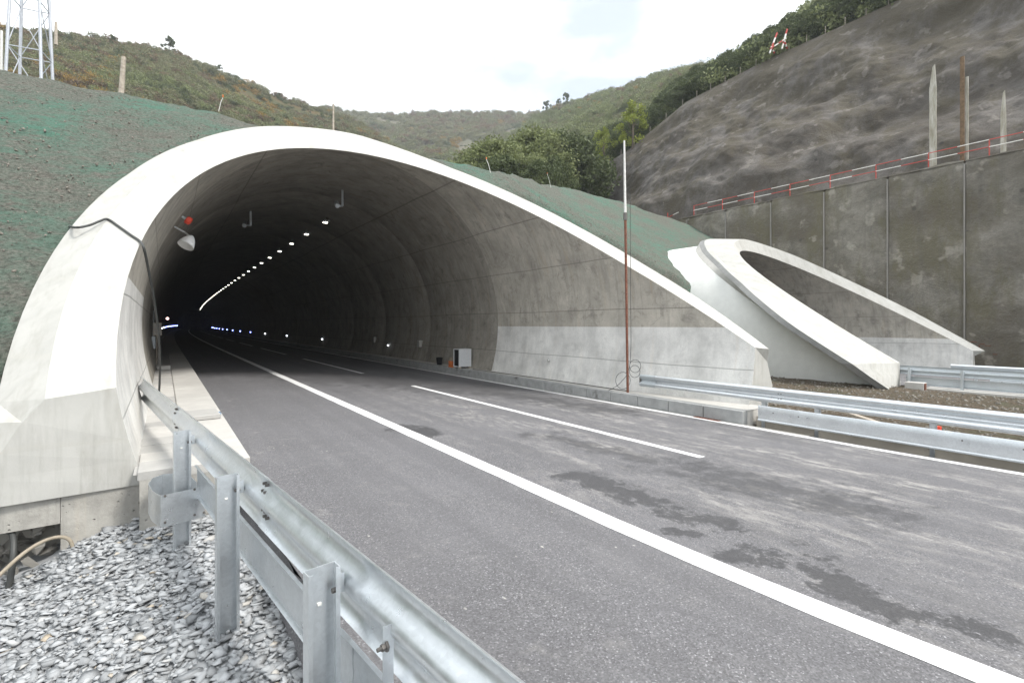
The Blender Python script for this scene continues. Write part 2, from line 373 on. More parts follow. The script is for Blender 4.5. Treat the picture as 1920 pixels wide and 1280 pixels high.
M['dirt'] = mk_soil('bare_dirt', (.125, .098, .075), (.10, .11, .07), .5, .7, .8)
M['clod'] = plain('soil_clod', (.19, .175, .15), .95, 0, .4, 9, .5)
def mk_stone(name, c):
    t = NT(name); r = t.rnd(); p = t.pos(); n1 = t.noise(p, 18, 5, .65)
    oi = t.n('ShaderNodeObjectInfo').outputs['Random']; r = t.math('FRACT', t.math('ADD', r, oi))
    col = t.ramp(r, [(0, sc(c, .62)), (.3, sc(c, .85)), (.6, c), (.95, sc(c, 1.22)), (.985, (.46, .43, .38)), (1, (.46, .38, .28))])
    col = t.mix(t.maprange(n1, .35, .7, 0, .25), col, sc(c, .7)); return t.done(col, .8, 0, n1, .3, .01, .3)
M['stone'] = mk_stone('slate_gravel', (.37, .38, .388)); M['rubble'] = mk_stone('brown_rubble', (.22, .21, .19))
def mk_shot(name, c, moss, k, sx):
    t = NT(name); p = t.pos(); n0 = t.noise(t.pos((.22, .22, .34)), 1, 6, .62); n1 = t.noise(p, .7, 10, .74, .3); n2 = t.noise(p, 5, 9, .78)
    col = t.ramp(n1, [(.3, sc(c, .5)), (.5, c), (.64, sc(c, 1.3)), (.78, sc(c, 1.7))])
    col = t.mix(t.maprange(n0, .42, .6, 0, .85), col, tuple(np.array(c) * np.array((.5, .46, .40))))
    ms = t.math('ADD', t.noise(t.pos((.35, .35, .16)), 1.3, 6, .7), t.maprange(t.sep(p)[2], 20, 36, 0, .12)); col = t.mix(t.math('MULTIPLY', t.maprange(ms, .47, .6, 0, .9), k), col, moss)
    st = t.noise(t.pos((1.6, 1.6, .1)), 1.1, 5, .7); col = t.mix(t.maprange(st, .52, .72, 0, .5 * sx), col, sc(c, .5))
    col = t.mix(t.math('MULTIPLY', t.maprange(t.noise(p, .8, 3), .62, .68), .5), col, sc(c, 1.9))
    dots = t.maprange(t.vor(p, .55), .05, .1, 1, 0); col = t.mix(t.math('MULTIPLY', dots, .8), col, sc(c, .3))
    col = t.mix(t.maprange(n2, .4, .7, 0, .4), col, sc(c, .6))
    return t.done(col, .85, 0, t.math('ADD', n1, t.math('MULTIPLY', n2, .5)), .9, .28, .3)
M['cut'] = mk_shot('shotcrete_cut', (.145, .133, .121), (.082, .069, .042), .8, .3)
M['wall'] = mk_shot('shotcrete_wall', (.25, .234, .20), (.15, .135, .08), .8, 1)
M['joint'] = concrete('joint_mortar', (.30, .285, .26), .2, .2, .6)
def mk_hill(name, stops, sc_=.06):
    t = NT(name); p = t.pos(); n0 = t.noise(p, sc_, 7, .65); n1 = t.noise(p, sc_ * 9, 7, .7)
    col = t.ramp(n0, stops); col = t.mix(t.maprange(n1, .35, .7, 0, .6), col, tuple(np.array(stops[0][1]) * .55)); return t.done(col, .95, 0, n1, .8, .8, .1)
M['hillL'] = mk_hill('heath_ground', [(.3, (.055, .07, .03)), (.5, (.09, .085, .04)), (.68, (.13, .085, .04))])
M['hillM'] = mk_hill('far_heath_ground', [(.3, (.11, .12, .075)), (.48, (.14, .13, .095)), (.65, (.16, .135, .10))], .03)  # paler and greyer than the near heath: distance haze put into the colour
M['hillR'] = mk_hill('green_slope_ground', [(.3, (.045, .075, .025)), (.55, (.075, .11, .035)), (.72, (.14, .14, .06))], .05)
def mk_leaf(name, a, b, tr=.25):
    t = NT(name); r = t.rnd(); n = t.noise(t.pos(), .35, 3); f = t.math('MULTIPLY', t.math('ADD', r, n), .62)
    col = t.ramp(f, [(.15, a), (.75, b)]); t.b.inputs['Transmission Weight'].default_value = 0
    m = t.done(col, .6, 0, None, spec=.25)
    tl = t.n('ShaderNodeBsdfTranslucent'); t.l(col, tl.inputs[0]); ad = t.n('ShaderNodeMixShader'); ad.inputs[0].default_value = tr
    t.l(t.b.outputs[0], ad.inputs[1]); t.l(tl.outputs[0], ad.inputs[2]); t.l(ad.outputs[0], t.out.inputs[0]); return m
M['leaf_dark'] = mk_leaf('leaf_dark_green', (.045, .062, .026), (.10, .125, .05)); M['leaf_mid'] = mk_leaf('leaf_mid_green', (.10, .125, .05), (.22, .25, .105))
M['leaf_lime'] = mk_leaf('leaf_lime', (.16, .21, .03), (.30, .34, .06)); M['leaf_brown'] = mk_leaf('heather_brown', (.12, .09, .06), (.21, .15, .085))
M['leaf_gorse'] = mk_leaf('gorse_yellow', (.14, .11, .035), (.36, .235, .06)); M['leaf_olive'] = mk_leaf('scrub_olive', (.11, .12, .06), (.22, .22, .115))

# ------------------------------------------------------------------ ground, carriageway, markings
def zr(l): return -.035 * (l - 1)
def off(s): return (max(0, s - 36) ** 2) / 8900 + .014 * max(0, 3.8 - s) ** 2
NEAR, FAR = -7., 250.
def stations(a, b, fine=.5):
    out = [a]
    while out[-1] < b: s = out[-1]; out.append(min(b, s + (fine if s < 40 else 4)))
    return out
tag(mesh('ground', [(-900, -900, -1.6), (900, -900, -1.6), (900, 900, -1.6), (-900, 900, -1.6)], [(0, 1, 2, 3)], M['dirt']), kind='structure')
def sheet(name, l0, l1, a, b, mat, parent=None, dz=0., nl=2, zf=zr, edge=0):
    S = stations(a, b); ls_ = np.linspace(l0, l1, nl); V = []
    for s in S:
        for j, l in enumerate(ls_):
            o = off(s); e = edge * float(vnoise(s * 6., j * 9.3, 5)) if j in (0, nl - 1) else 0
            V.append((l + o + e, s, zf(l) + dz))
    return mesh(name, V, [q[::-1] for q in grid(len(S), nl)], mat, parent)
road = tag(sheet('road', .86, 11.02, NEAR, FAR, M['asphalt'], nl=6, edge=.05), kind='structure')
# asphalt flank where the layer ends above the gravel
S = stations(NEAR, 7.4, .12); V = []
for s in S:
    e = .05 * float(vnoise(s * 6., 0., 5)); V += [(.86 + off(s) + e, s, zr(.86)), (.82 + off(s) + e, s, -.16 + .05 * vnoise(s * 9, 1.)), (.78 + off(s), s, -.6)]
mesh('asphalt_flank', V, [q[::-1] for q in grid(len(S), 3)], M['asphalt'], road)
sheet('edge_line', 3.72, 3.98, NEAR, FAR, M['paint'], road, .004, edge=.012)
sheet('edge_line', 10.74, 10.94, NEAR, FAR, M['paint'], road, .004, edge=.012)
for a in np.arange(-12.3 + .0, 200, 17): sheet('lane_dash', 7.21, 7.39, max(NEAR, a), a + 12 - .4, M['paint'], road, .004, edge=.008)

# left service walkway: body, kerb slabs, cover slabs
WALK_Z = .24
walk = tag(sheet('service_walkway', -.3, .9, 7.28, FAR, M['slab2'], zf=lambda l: WALK_Z - .03), kind='structure')
def kerb_face(name, l, a, b, z0, z1, mat, parent): 
    S = stations(a, b); V = []
    for s in S: V += [(l + off(s), s, z0), (l + off(s), s, z1)]
    return mesh(name, V, grid(len(S), 2), mat, parent)
kerb_face('kerb_face', .905, 7.3, FAR, -.3, WALK_Z - .03, M['slab'], walk)
mesh('walkway_end', [(-.24, 7.27, -.8), (.905, 7.27, -.8), (.905, 7.27, .2), (-.24, 7.27, .2)], [(0, 1, 2, 3)], M['found'], walk)
s = 7.26
while s < 34:
    e = s + 2.2; MB().box((.22 + off(s), s + .006, WALK_Z - .12), (.93 + off(s), e - .006, WALK_Z + .002 * random.random()), .012).build('kerb_slab', M['slab'], walk); s = e
s = 7.26
while s < 26:
    e = s + .52; MB().box((-.26 if s < 7.8 else -.5, s + .008, WALK_Z - .1), (.205, e - .008, WALK_Z + random.uniform(-.012, .008)), .008, rot=random.uniform(-.006, .006)).build('cover_slab', M['slab2' if random.random() < .5 else 'slab'], walk); s = e
sheet('walkway_top', -.5, .92, 34, FAR, M['slab2'], walk, 0, zf=lambda l: WALK_Z)

# right walkway with kerb stones, gutter strip
RW = -.04
rwalk = tag(sheet('kerb_walkway', 11.12, 12.2, 6.05, FAR, M['slab'], zf=lambda l: RW - .006), kind='structure')
s = 6.05
while s < 44:
    e = s + 1.04; o = off(s); MB().box((11.03 + o, s + .008, -.5), (11.25 + o, e - .008, RW + .004 * random.random()), .014).build('kerb_stone', M['kerb'], rwalk); s = e
kerb_face('kerb_run', 11.06, 44, FAR, -.5, RW, M['kerb'], rwalk)
mesh('walkway_end', [(11.1, 6.06, -.6), (12.3, 6.06, -.6), (12.3, 6.06, RW - .008), (11.1, 6.06, RW - .008)], [(0, 1, 2, 3)], M['slab'], rwalk)
gut = tag(sheet('gutter_strip', 10.95, 11.06, 4.6, 60, M['gutter'], dz=.004, edge=.01), kind='structure')
drain = empty('drain_grate', at_road(1312, 787), 'rusty brown drain grate set in the gutter beside the kerb', 'drain grate')
p = at_road(1312, 787); zz = zr(10.97) + .012
MB().box((10.86, p[1] - .36, zz - .03), (11.02, p[1] + .36, zz - .004)).build('frame', M['rust'], drain)
for i in range(9): MB().box((10.875, p[1] - .33 + i * .075, zz - .004), (11.005, p[1] - .29 + i * .075, zz + .004)).build('slat', M['rust'], drain)

# ------------------------------------------------------------------ tunnel tubes
def interp(x, pts): return float(np.interp(x, [p[0] for p in pts], [p[1] for p in pts]))
def make_tube(name, lc, zc, R, plane, RC, RO, DO, zl, zrr, low_left, low_right, flare, blocks, band_z, label, depth, shell, curve, DC=((0, 0), (1, 0))):
    """plane(l,z) -> s of the slanted mouth. stations run from the left foot over the crown to the right foot"""
    root = empty(name, (lc, plane(lc, zc + R), 0), label, 'tunnel')
    th0 = math.degrees(math.asin((zl - zc) / R)); th0 = 180 - th0; th1 = math.degrees(math.asin((zrr - zc) / R))
    ths = np.concatenate([np.linspace(th0, 150, 14)[:-1], np.linspace(150, 30, 60)[:-1], np.linspace(30, th1, 16)])
    st = []
    def fl(l, s): return l + (flare * max(0, 10.5 - s) if l > lc else 0)
    def low(side, data, zt):
        out = []
        for (z, lcr, lo, do) in data:
            li = lc + side * math.sqrt(max(0, R * R - (z - zc) ** 2)); s = plane(lc + side * R, zt)
            rx = interp(th0, RC); s2 = plane(lc + rx * math.cos(math.radians(th0)), zc + rx * math.sin(math.radians(th0))) - .015 if side < 0 else s
            li = fl(li, s); out.append([(li, s, z), (lcr, s2, z), (lo, s2 + do, z), (lo - side * .02, s2 + do + .4, z), (lc + side * (R + .7), s2 + do + .9, z)])
        return out
    st += low(-1, low_left, zl)
    for th in ths:
        t = math.radians(th); c, sn = math.cos(t), math.sin(t); row = []
        rc, ro, d = interp(th, RC), interp(th, RO), interp(th, DO)
        for r, dd in ((R, 0), (rc, interp(th, DC)), (ro, d), (ro - .02, d + .4), (R + .7, d + .9)):
            l, z = lc + r * c, zc + r * sn
            s = plane(l, z) if z > 0 else plane(l, 0)
            if r == R: s0 = s
            row.append((fl(l, s), s + dd, z))
        st.append(row)
    st += low(1, low_right, zrr)
    n = len(st)
    for nm, a, b, mat in (('front_rim', 0, 1, M['collar']), ('outer_rim', 1, 2, M['collar']), ('rim_edge', 2, 3, M['rawedge_shaded']), ('rim_back', 3, 4, M['slab'])):
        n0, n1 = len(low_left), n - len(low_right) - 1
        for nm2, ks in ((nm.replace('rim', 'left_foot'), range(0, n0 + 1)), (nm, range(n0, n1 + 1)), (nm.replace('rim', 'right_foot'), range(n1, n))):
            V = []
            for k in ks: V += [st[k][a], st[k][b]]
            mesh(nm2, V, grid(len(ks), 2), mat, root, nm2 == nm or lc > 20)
    # jamb + lining from the mouth to the first ring joint, lower band and upper lining
    full = [(r[0]) for r in st]; j0 = blocks[0]
    idx_lo = [k for k in range(n) if full[k][2] <= (band_z if full[k][0] > lc else band_z + .9)]
    def first(ks, nm, mat):
        V = []; m = 24
        for k in ks:
            l, s, z = full[k]
            for i in range(m):
                ss = s + (j0 - s) * i / (m - 1) if s < j0 else s + .3 * i / (m - 1)
                base = lc + math.copysign(math.sqrt(max(0, R * R - (z - zc) ** 2)), l - lc)
                V.append((fl(base, ss), ss, z))
        return mesh(nm, V, [q[::-1] for q in grid(len(ks), m)], mat, root, True)
    left = [k for k in idx_lo if full[k][0] < lc]; right = [k for k in idx_lo if full[k][0] > lc]
    first(left, 'left_wall_band', M['band']); first(right, 'right_wall_band', M['band'])
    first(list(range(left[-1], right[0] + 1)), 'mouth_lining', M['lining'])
    # ring blocks of the bore with grooves between them
    tt = np.radians(np.linspace(206, -26, 73))
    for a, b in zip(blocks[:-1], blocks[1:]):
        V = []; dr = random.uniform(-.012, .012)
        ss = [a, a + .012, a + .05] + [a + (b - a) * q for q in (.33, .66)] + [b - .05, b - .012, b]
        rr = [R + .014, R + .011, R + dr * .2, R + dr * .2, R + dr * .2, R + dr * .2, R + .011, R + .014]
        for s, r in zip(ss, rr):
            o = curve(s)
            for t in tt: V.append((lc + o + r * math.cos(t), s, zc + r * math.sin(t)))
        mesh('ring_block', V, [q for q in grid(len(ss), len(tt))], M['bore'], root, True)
    e = blocks[-1]; V = [(lc + curve(e) + (R + .014) * math.cos(t), e, zc + (R + .014) * math.sin(t)) for t in tt]
    mesh('far_end', V, [tuple(range(len(V)))], M['bore'], root)
    if shell:
        tt2 = np.radians(np.linspace(200, -20, 60)); V = []
        S = np.linspace(shell[0], shell[1], 24)
        for k, t in enumerate(tt2):
            z = zc + (R + .7) * math.sin(t); l = lc + (R + .7) * math.cos(t)
            s0 = plane(l, max(z, zl)) + .8
            for i in range(12): V.append((l, s0 + (shell[1] - s0) * i / 11, z))
        mesh('outer_shell', V, grid(60, 12), M['white'], root, True)
    return root, st

LC, ZC, R1 = 5.75, 2.0, 6.28
pl1 = lambda l, z: 5.79 + 1.52 * z - .12 * l
blocks1 = [17.8 + 6.7 * i for i in range(35)]
t1, st1 = make_tube('tunnel_portal', LC, ZC, R1, pl1,
    [(-6, 6.72), (0, 6.9), (7, 7.08), (20, 7.22), (60, 7.3), (100, 7.3), (130, 7.06), (160, 6.92), (200, 6.92)],
    [(-6, 6.85), (0, 7.02), (7, 7.2), (20, 7.32), (55, 7.45), (70, 7.75), (84, 8.1), (100, 8.0), (110, 7.93), (130, 7.6), (150, 7.44), (200, 7.42)],
    [(0, .2), (60, .2), (90, .25), (110, .45), (130, .6), (200, .6)],
    1.22, 1.4,
    [(-.02, -1.80, -4.2, .55), (.3, -1.63, -3.6, .55), (.56, -1.48, -3.0, .55), (.9, -1.3, -2.3, .55)],
    [(1.0, 13.02, 13.1, .3), (.7, 13.14, 13.22, .3), (.35, 13.3, 13.36, .3), (0, 13.1, 13.16, .3), (-.6, 12.95, 13.0, .3)],
    .1, blocks1, 2.02, 'wide tunnel mouth with slanted white concrete rim, lane lines running inside', 250, None, off)
# raw foundation under the left foot: the block beside the walkway and the lintel over the opening
sF = pl1(LC - R1, 1.22)
fo = MB()
fo.add([(-.99, sF + .015, -1.2), (-.20, sF + .015, -1.2), (-.20, sF + .015, .0), (-.27, sF + .015, .12), (-.99, sF + .015, .0)] + [(-.99, sF + 2.2, -1.2), (-.20, sF + 2.2, -1.2), (-.20, sF + 2.2, .0), (-.27, sF + 2.2, .12), (-.99, sF + 2.2, .0)],
       [(0, 1, 2, 3, 4), (5, 9, 8, 7, 6), (0, 5, 6, 1), (1, 6, 7, 2), (2, 7, 8, 3), (3, 8, 9, 4), (4, 9, 5, 0)])
fo.build('foundation_block', M['found'], t1)
fl_ = MB(); fl_.box((-3.2, sF + .017, -.34), (-.995, sF + .5, .02)); fl_.build('foundation_lintel', M['found'], t1)
MB().box((-3.4, sF + .55, -1.3), (-.9, sF + .7, .1)).build('opening_back', M['found'], t1)

R2, LC2, ZC2 = 6.28, 31.0, .5
pl2 = lambda l, z: 7.0 + 1.53 * (z - ZC2)
t2, st2 = make_tube('tunnel_portal', LC2, ZC2, R2, pl2,
    [(-10, 6.6), (20, 6.85), (60, 7.05), (90, 7.1), (115, 6.75), (140, 6.55), (200, 6.55)],
    [(-10, 6.8), (20, 7.0), (60, 7.2), (90, 7.45), (115, 7.1), (135, 7.0), (150, 7.3), (160, 7.8), (170, 8.35), (200, 8.5)],
    [(0, .3), (60, .4), (90, .8), (120, 1.0), (200, 1.0)],
    .42, .5,
    [(-1.2, 24.35, 23.3, -.3), (-.6, 24.35, 23.0, -.2), (-.1, 24.4, 22.75, .4)],
    [(.2, 37.6, 37.9, .4), (-.4, 37.7, 38.0, .4), (-1.4, 37.7, 38.0, .4)],
    .0, [18.0 + 6.7 * i for i in range(5)], 1.3, 'smaller looking tunnel mouth beyond the soil verge, its rim curling free of the slope', 45, (6, 24), lambda s: 0, [(-10, -.25), (20, -.75), (60, -1.05), (95, -.95), (120, -.2), (140, 0)])

# ------------------------------------------------------------------ seeded slope over the tubes
def ridge_z(l): return interp(l, [(-60, 11.5), (-20, 11.2), (-4.5, 10.5), (1.5, 10.15), (3, 9.8), (6, 9.4), (10.2, 9.6), (12.5, 9.4), (16, 10.7), (20, 12.0), (26.6, 13.9), (31.5, 14.1), (37, 13.2), (42, 11.9)])
def soil_s(l, z):
    b = soil_p(l, z)
    if l < 2: return max(b, 8.95 - .12 * min(max(l, -6), 2) * 0 + .25 * (z - 1.0))
    if l > 11.5: return max(b, 6 + (9.6 if l > 12.6 else 9.6 * (l - 11.5) / 1.1) + .3 * z)
    return b
def soil_p(l, z): return 6.52 + 1.53 * z - .11 * min(max(l, -6), 12) + interp(l, [(12.6, 0), (22, 3.6), (25, 5.0), (31, 5.2), (45, 5.2)]) + (1.3 if l > 12 else 0) * 0
ls_ = np.concatenate([np.arange(-60, -8, .8), np.arange(-8, 30, .16), np.arange(30, 43, .5)])
nt = 64
V = np.zeros((len(ls_), nt + 14, 3))
for i, l in enumerate(ls_):
    zt = ridge_z(l) + .25 * float(fbm(l * .6, 3.3, 21))
    for j in range(nt):
        z = -1.1 + (zt + 1.1) * j / (nt - 1); V[i, j] = (l, soil_s(l, z), z)
    for j in range(14):
        q = (j + 1) / 14; V[i, nt + j] = (l, soil_s(l, zt) + 1.2 * q + 60 * q * q, max(8.75, zt + .25 * math.sin(q * 3.1) - 1.2 * q) if l < 30 else zt - .5 * q)
amp = .10 * fbm(V[..., 0] * .8, V[..., 2] * 1.3, 3, 5) + .07 * fbm(V[..., 0] * 3.2, V[..., 2] * 4.2, 9, 4)
d1 = np.hypot(V[..., 0] - LC, V[..., 2] - ZC); amp = amp * np.clip((d1 - 7.3) / 1.0, .05, 1)
V[..., 1] -= amp * .8; V[..., 2] += amp * .8
Fc = []
nv = nt + 14
for (a, b, c, d) in grid(len(ls_), nv):
    m = (V.reshape(-1, 3)[a] + V.reshape(-1, 3)[c]) / 2
    if math.hypot(m[0] - LC, m[2] - ZC) < 7.12 and m[2] > -1.2: continue
    if math.hypot(m[0] - LC2, m[2] - ZC2) < 6.85: continue
    Fc.append((a, b, c, d))
emb = tag(mesh('embankment', V.reshape(-1, 3), Fc, M['mound'], None, True), kind='structure')

# stones: irregular convex lumps
def lump(seed, n=11, sx=1., sy=.7, sz=.35):
    r = np.random.default_rng(seed); p = r.normal(size=(n, 3)); p /= np.linalg.norm(p, axis=1)[:, None]; p *= r.uniform(.75, 1.1, (n, 1))
    p *= np.array([sx, sy, sz]); bm = bmesh.new()
    for q in p: bm.verts.new(q)
    bmesh.ops.convex_hull(bm, input=bm.verts); bmesh.ops.delete(bm, geom=[v for v in bm.verts if not v.link_faces], context='VERTS')
    bm.verts.ensure_lookup_table(); bm.verts.index_update()
    v = np.array([w.co[:] for w in bm.verts]); f = np.array([[w.index for w in q.verts] for q in bm.faces]); bm.free(); return v, f
LUMPS = [lump(100 + i, 10, 1, random.uniform(.6, .9), random.uniform(.16, .28)) for i in range(14)]
CLODS = [lump(300 + i, 10, 1, .8, .7) for i in range(6)]
def euler(rx, ry, rz):
    return np.array(Matrix.Rotation(rz, 3, 'Z') @ Matrix.Rotation(ry, 3, 'Y') @ Matrix.Rotation(rx, 3, 'X'))
def scatter(name, items, lib, mat, parent=None):
    vs_, fs_ = [], []; b = 0
    for (p, size, rot, k) in items:
        v, f = lib[k]; w = (v * size) @ euler(*rot).T + p; vs_.append(w); fs_.append(f + b); b += len(w)
    V = np.concatenate(vs_); Fc = np.concatenate(fs_)
    if parent is not None: V = V - wloc(parent)
    me = bpy.data.meshes.new(name); me.vertices.add(len(V)); me.vertices.foreach_set('co', V.ravel().astype(np.float32))
    me.loops.add(Fc.size); me.loops.foreach_set('vertex_index', Fc.ravel().astype(np.int32)); me.polygons.add(len(Fc))
    me.polygons.foreach_set('loop_start', np.arange(0, Fc.size, 3, dtype=np.int32)); me.polygons.foreach_set('loop_total', np.full(len(Fc), 3, np.int32))
    me.update(calc_edges=True); me.validate(); me.materials.append(mat)
    o = bpy.data.objects.new(name, me); COL.objects.link(o)
    if parent is not None: o.parent = parent
    return o
it = []
for i in range(14000):
    l = RNG.uniform(-14, 2) if i % 3 else RNG.uniform(9, 24); z = RNG.uniform(-.2, 10)
    if math.hypot(l - LC, z - ZC) < 7.6 or z > ridge_z(l) - .1: continue
    sz = .012 + .04 * RNG.random() ** 6
    it.append((np.array([l, soil_s(l, z) - .02, z + .02]), sz, RNG.uniform(0, 6, 3), RNG.integers(6)))
tag(scatter('soil_clods', it, CLODS, M['clod']), 'loose soil clods and pebbles strewn over the seeded slope', 'clods', kind='stuff')

# ------------------------------------------------------------------ gravel shoulder (left foreground)
def gz(l, s):
    d = .154 - .1255 * (s - 6.47) - l                       # metres left of the rail
    return -.47 - .26 * np.clip(d, -.5, 6) ** 1.0 * (1 - np.exp(-np.clip(d + .5, 0, 9))) * .9 + .035 * fbm(l * 1.7, s * 1.7, 4, 3) + .02 * np.clip(s - 6, 0, 3) - .16 * np.clip((-l - .85) / .3, 0, 1) * np.clip((s - 6.7) / .5, 0, 1)
gl = np.linspace(-7, 1.4, 85); gs = np.linspace(-6, 8.6, 140); GL, GS = np.meshgrid(gl, gs, indexing='ij')
gravel = tag(mesh('gravel_bed', np.stack([GL, GS, gz(GL, GS) - .02], -1).reshape(-1, 3), grid(len(gl), len(gs)), M['stone'], None, True), kind='structure')
it = []
for i in range(26000):
    s = RNG.uniform(-.5, 8.3); l = RNG.uniform(-3.2, 1.0)
    k = l * FW[0] + s * FW[1]
    if k < 1.2 or l > .95 - .02 * s: continue
    if s > sF and not (l < -1.0 and s < sF + .5) and l < -.15: continue
    u = (l * RT[0] + s * RT[1]) / k
    if u < -1.3 or u > .2: continue
    sz = .024 + .062 * RNG.random() ** 2.0
    if RNG.random() < .05: sz *= 1.45
    h = float(gz(l, s)) + RNG.uniform(-.012, .016)
    if s > sF and l < -1: continue
    it.append((np.array([l, s, h]), sz, (RNG.normal(0, .2), RNG.normal(0, .2), RNG.uniform(0, 6.28)), int(RNG.integers(14)), sz / k))
it.sort(key=lambda q: -q[4])
big, rest = it[:300], [q[:4] for q in it[300:]]
big = big[:270]; rest += [q[:4] for q in it[270:300]]
for i in range(30):                                             # rubble in the opening below the left foot
    big.append((np.array([RNG.uniform(-2.0, -1.05), sF + RNG.uniform(.15, .5), -1.0 + .62 * RNG.random()]), RNG.uniform(.08, .14), RNG.uniform(0, 6, 3), 14 + int(RNG.integers(6)), 0))
SM = []
for i_, (v, f) in enumerate(LUMPS + CLODS):
    me = bpy.data.meshes.new('stone'); me.from_pydata(v.tolist(), [], f.tolist()); me.materials.append(M['stone'] if i_ < 14 else M['rubble']); SM.append(me)
for p, sz, rot, k, _ in big:
    o = bpy.data.objects.new('stone', SM[k]); COL.objects.link(o); o.parent = gravel; o.location = p; o.scale = (sz,) * 3; o.rotation_euler = rot
tag(scatter('gravel_stones', rest, LUMPS, M['stone'], gravel), kind='stuff')

# dirt verge between the two carriageways
gl = np.linspace(11.5, 24.9, 90); gs = np.linspace(-9, 17, 150); GL, GS = np.meshgrid(gl, gs, indexing='ij')
def vz(l, s): return -.36 - .012 * (l - 11.5) + .10 * fbm(l * .9, s * .9, 31, 4) - .05 - .10 * np.exp(-((l - 18) / 3) ** 2)
tag(mesh('dirt_verge', np.stack([GL, GS, vz(GL, GS)], -1).reshape(-1, 3), grid(len(gl), len(gs)), M['dirt'], None, True), kind='structure')
it = []
for i in range(5000):
    l = RNG.uniform(11.8, 24); s = RNG.uniform(-4, 12); sz = .025 + .07 * RNG.random() ** 3
    it.append((np.array([l, s, float(vz(l, s))]), sz, RNG.uniform(0, 6, 3), RNG.integers(6)))
tag(scatter('dirt_clods', it, CLODS, M['clod']), 'loose dark clods scattered over the dirt verge between the carriageways', 'clods', kind='stuff')
tag(mesh('second_road', [(25.3, -20, -.56), (37.6, -20, -1.0), (37.6, 60, -1.0), (25.3, 60, -.56)], [(0, 1, 2, 3)], M['asphalt']), kind='structure')
bb = tag(MB().box((11.5, -8, -.75), (11.72, 5.98, -.19), .01).build('concrete_beam', M['beige']), 'low beige concrete beam under the guardrail along the right edge', 'concrete beam')
tag(MB().box((24.3, -12, -.8), (25.1, 6.0, -.5), .01).build('concrete_strip', M['slab']), 'pale concrete strip at the foot of the guardrail by the far tunnel', 'concrete strip')

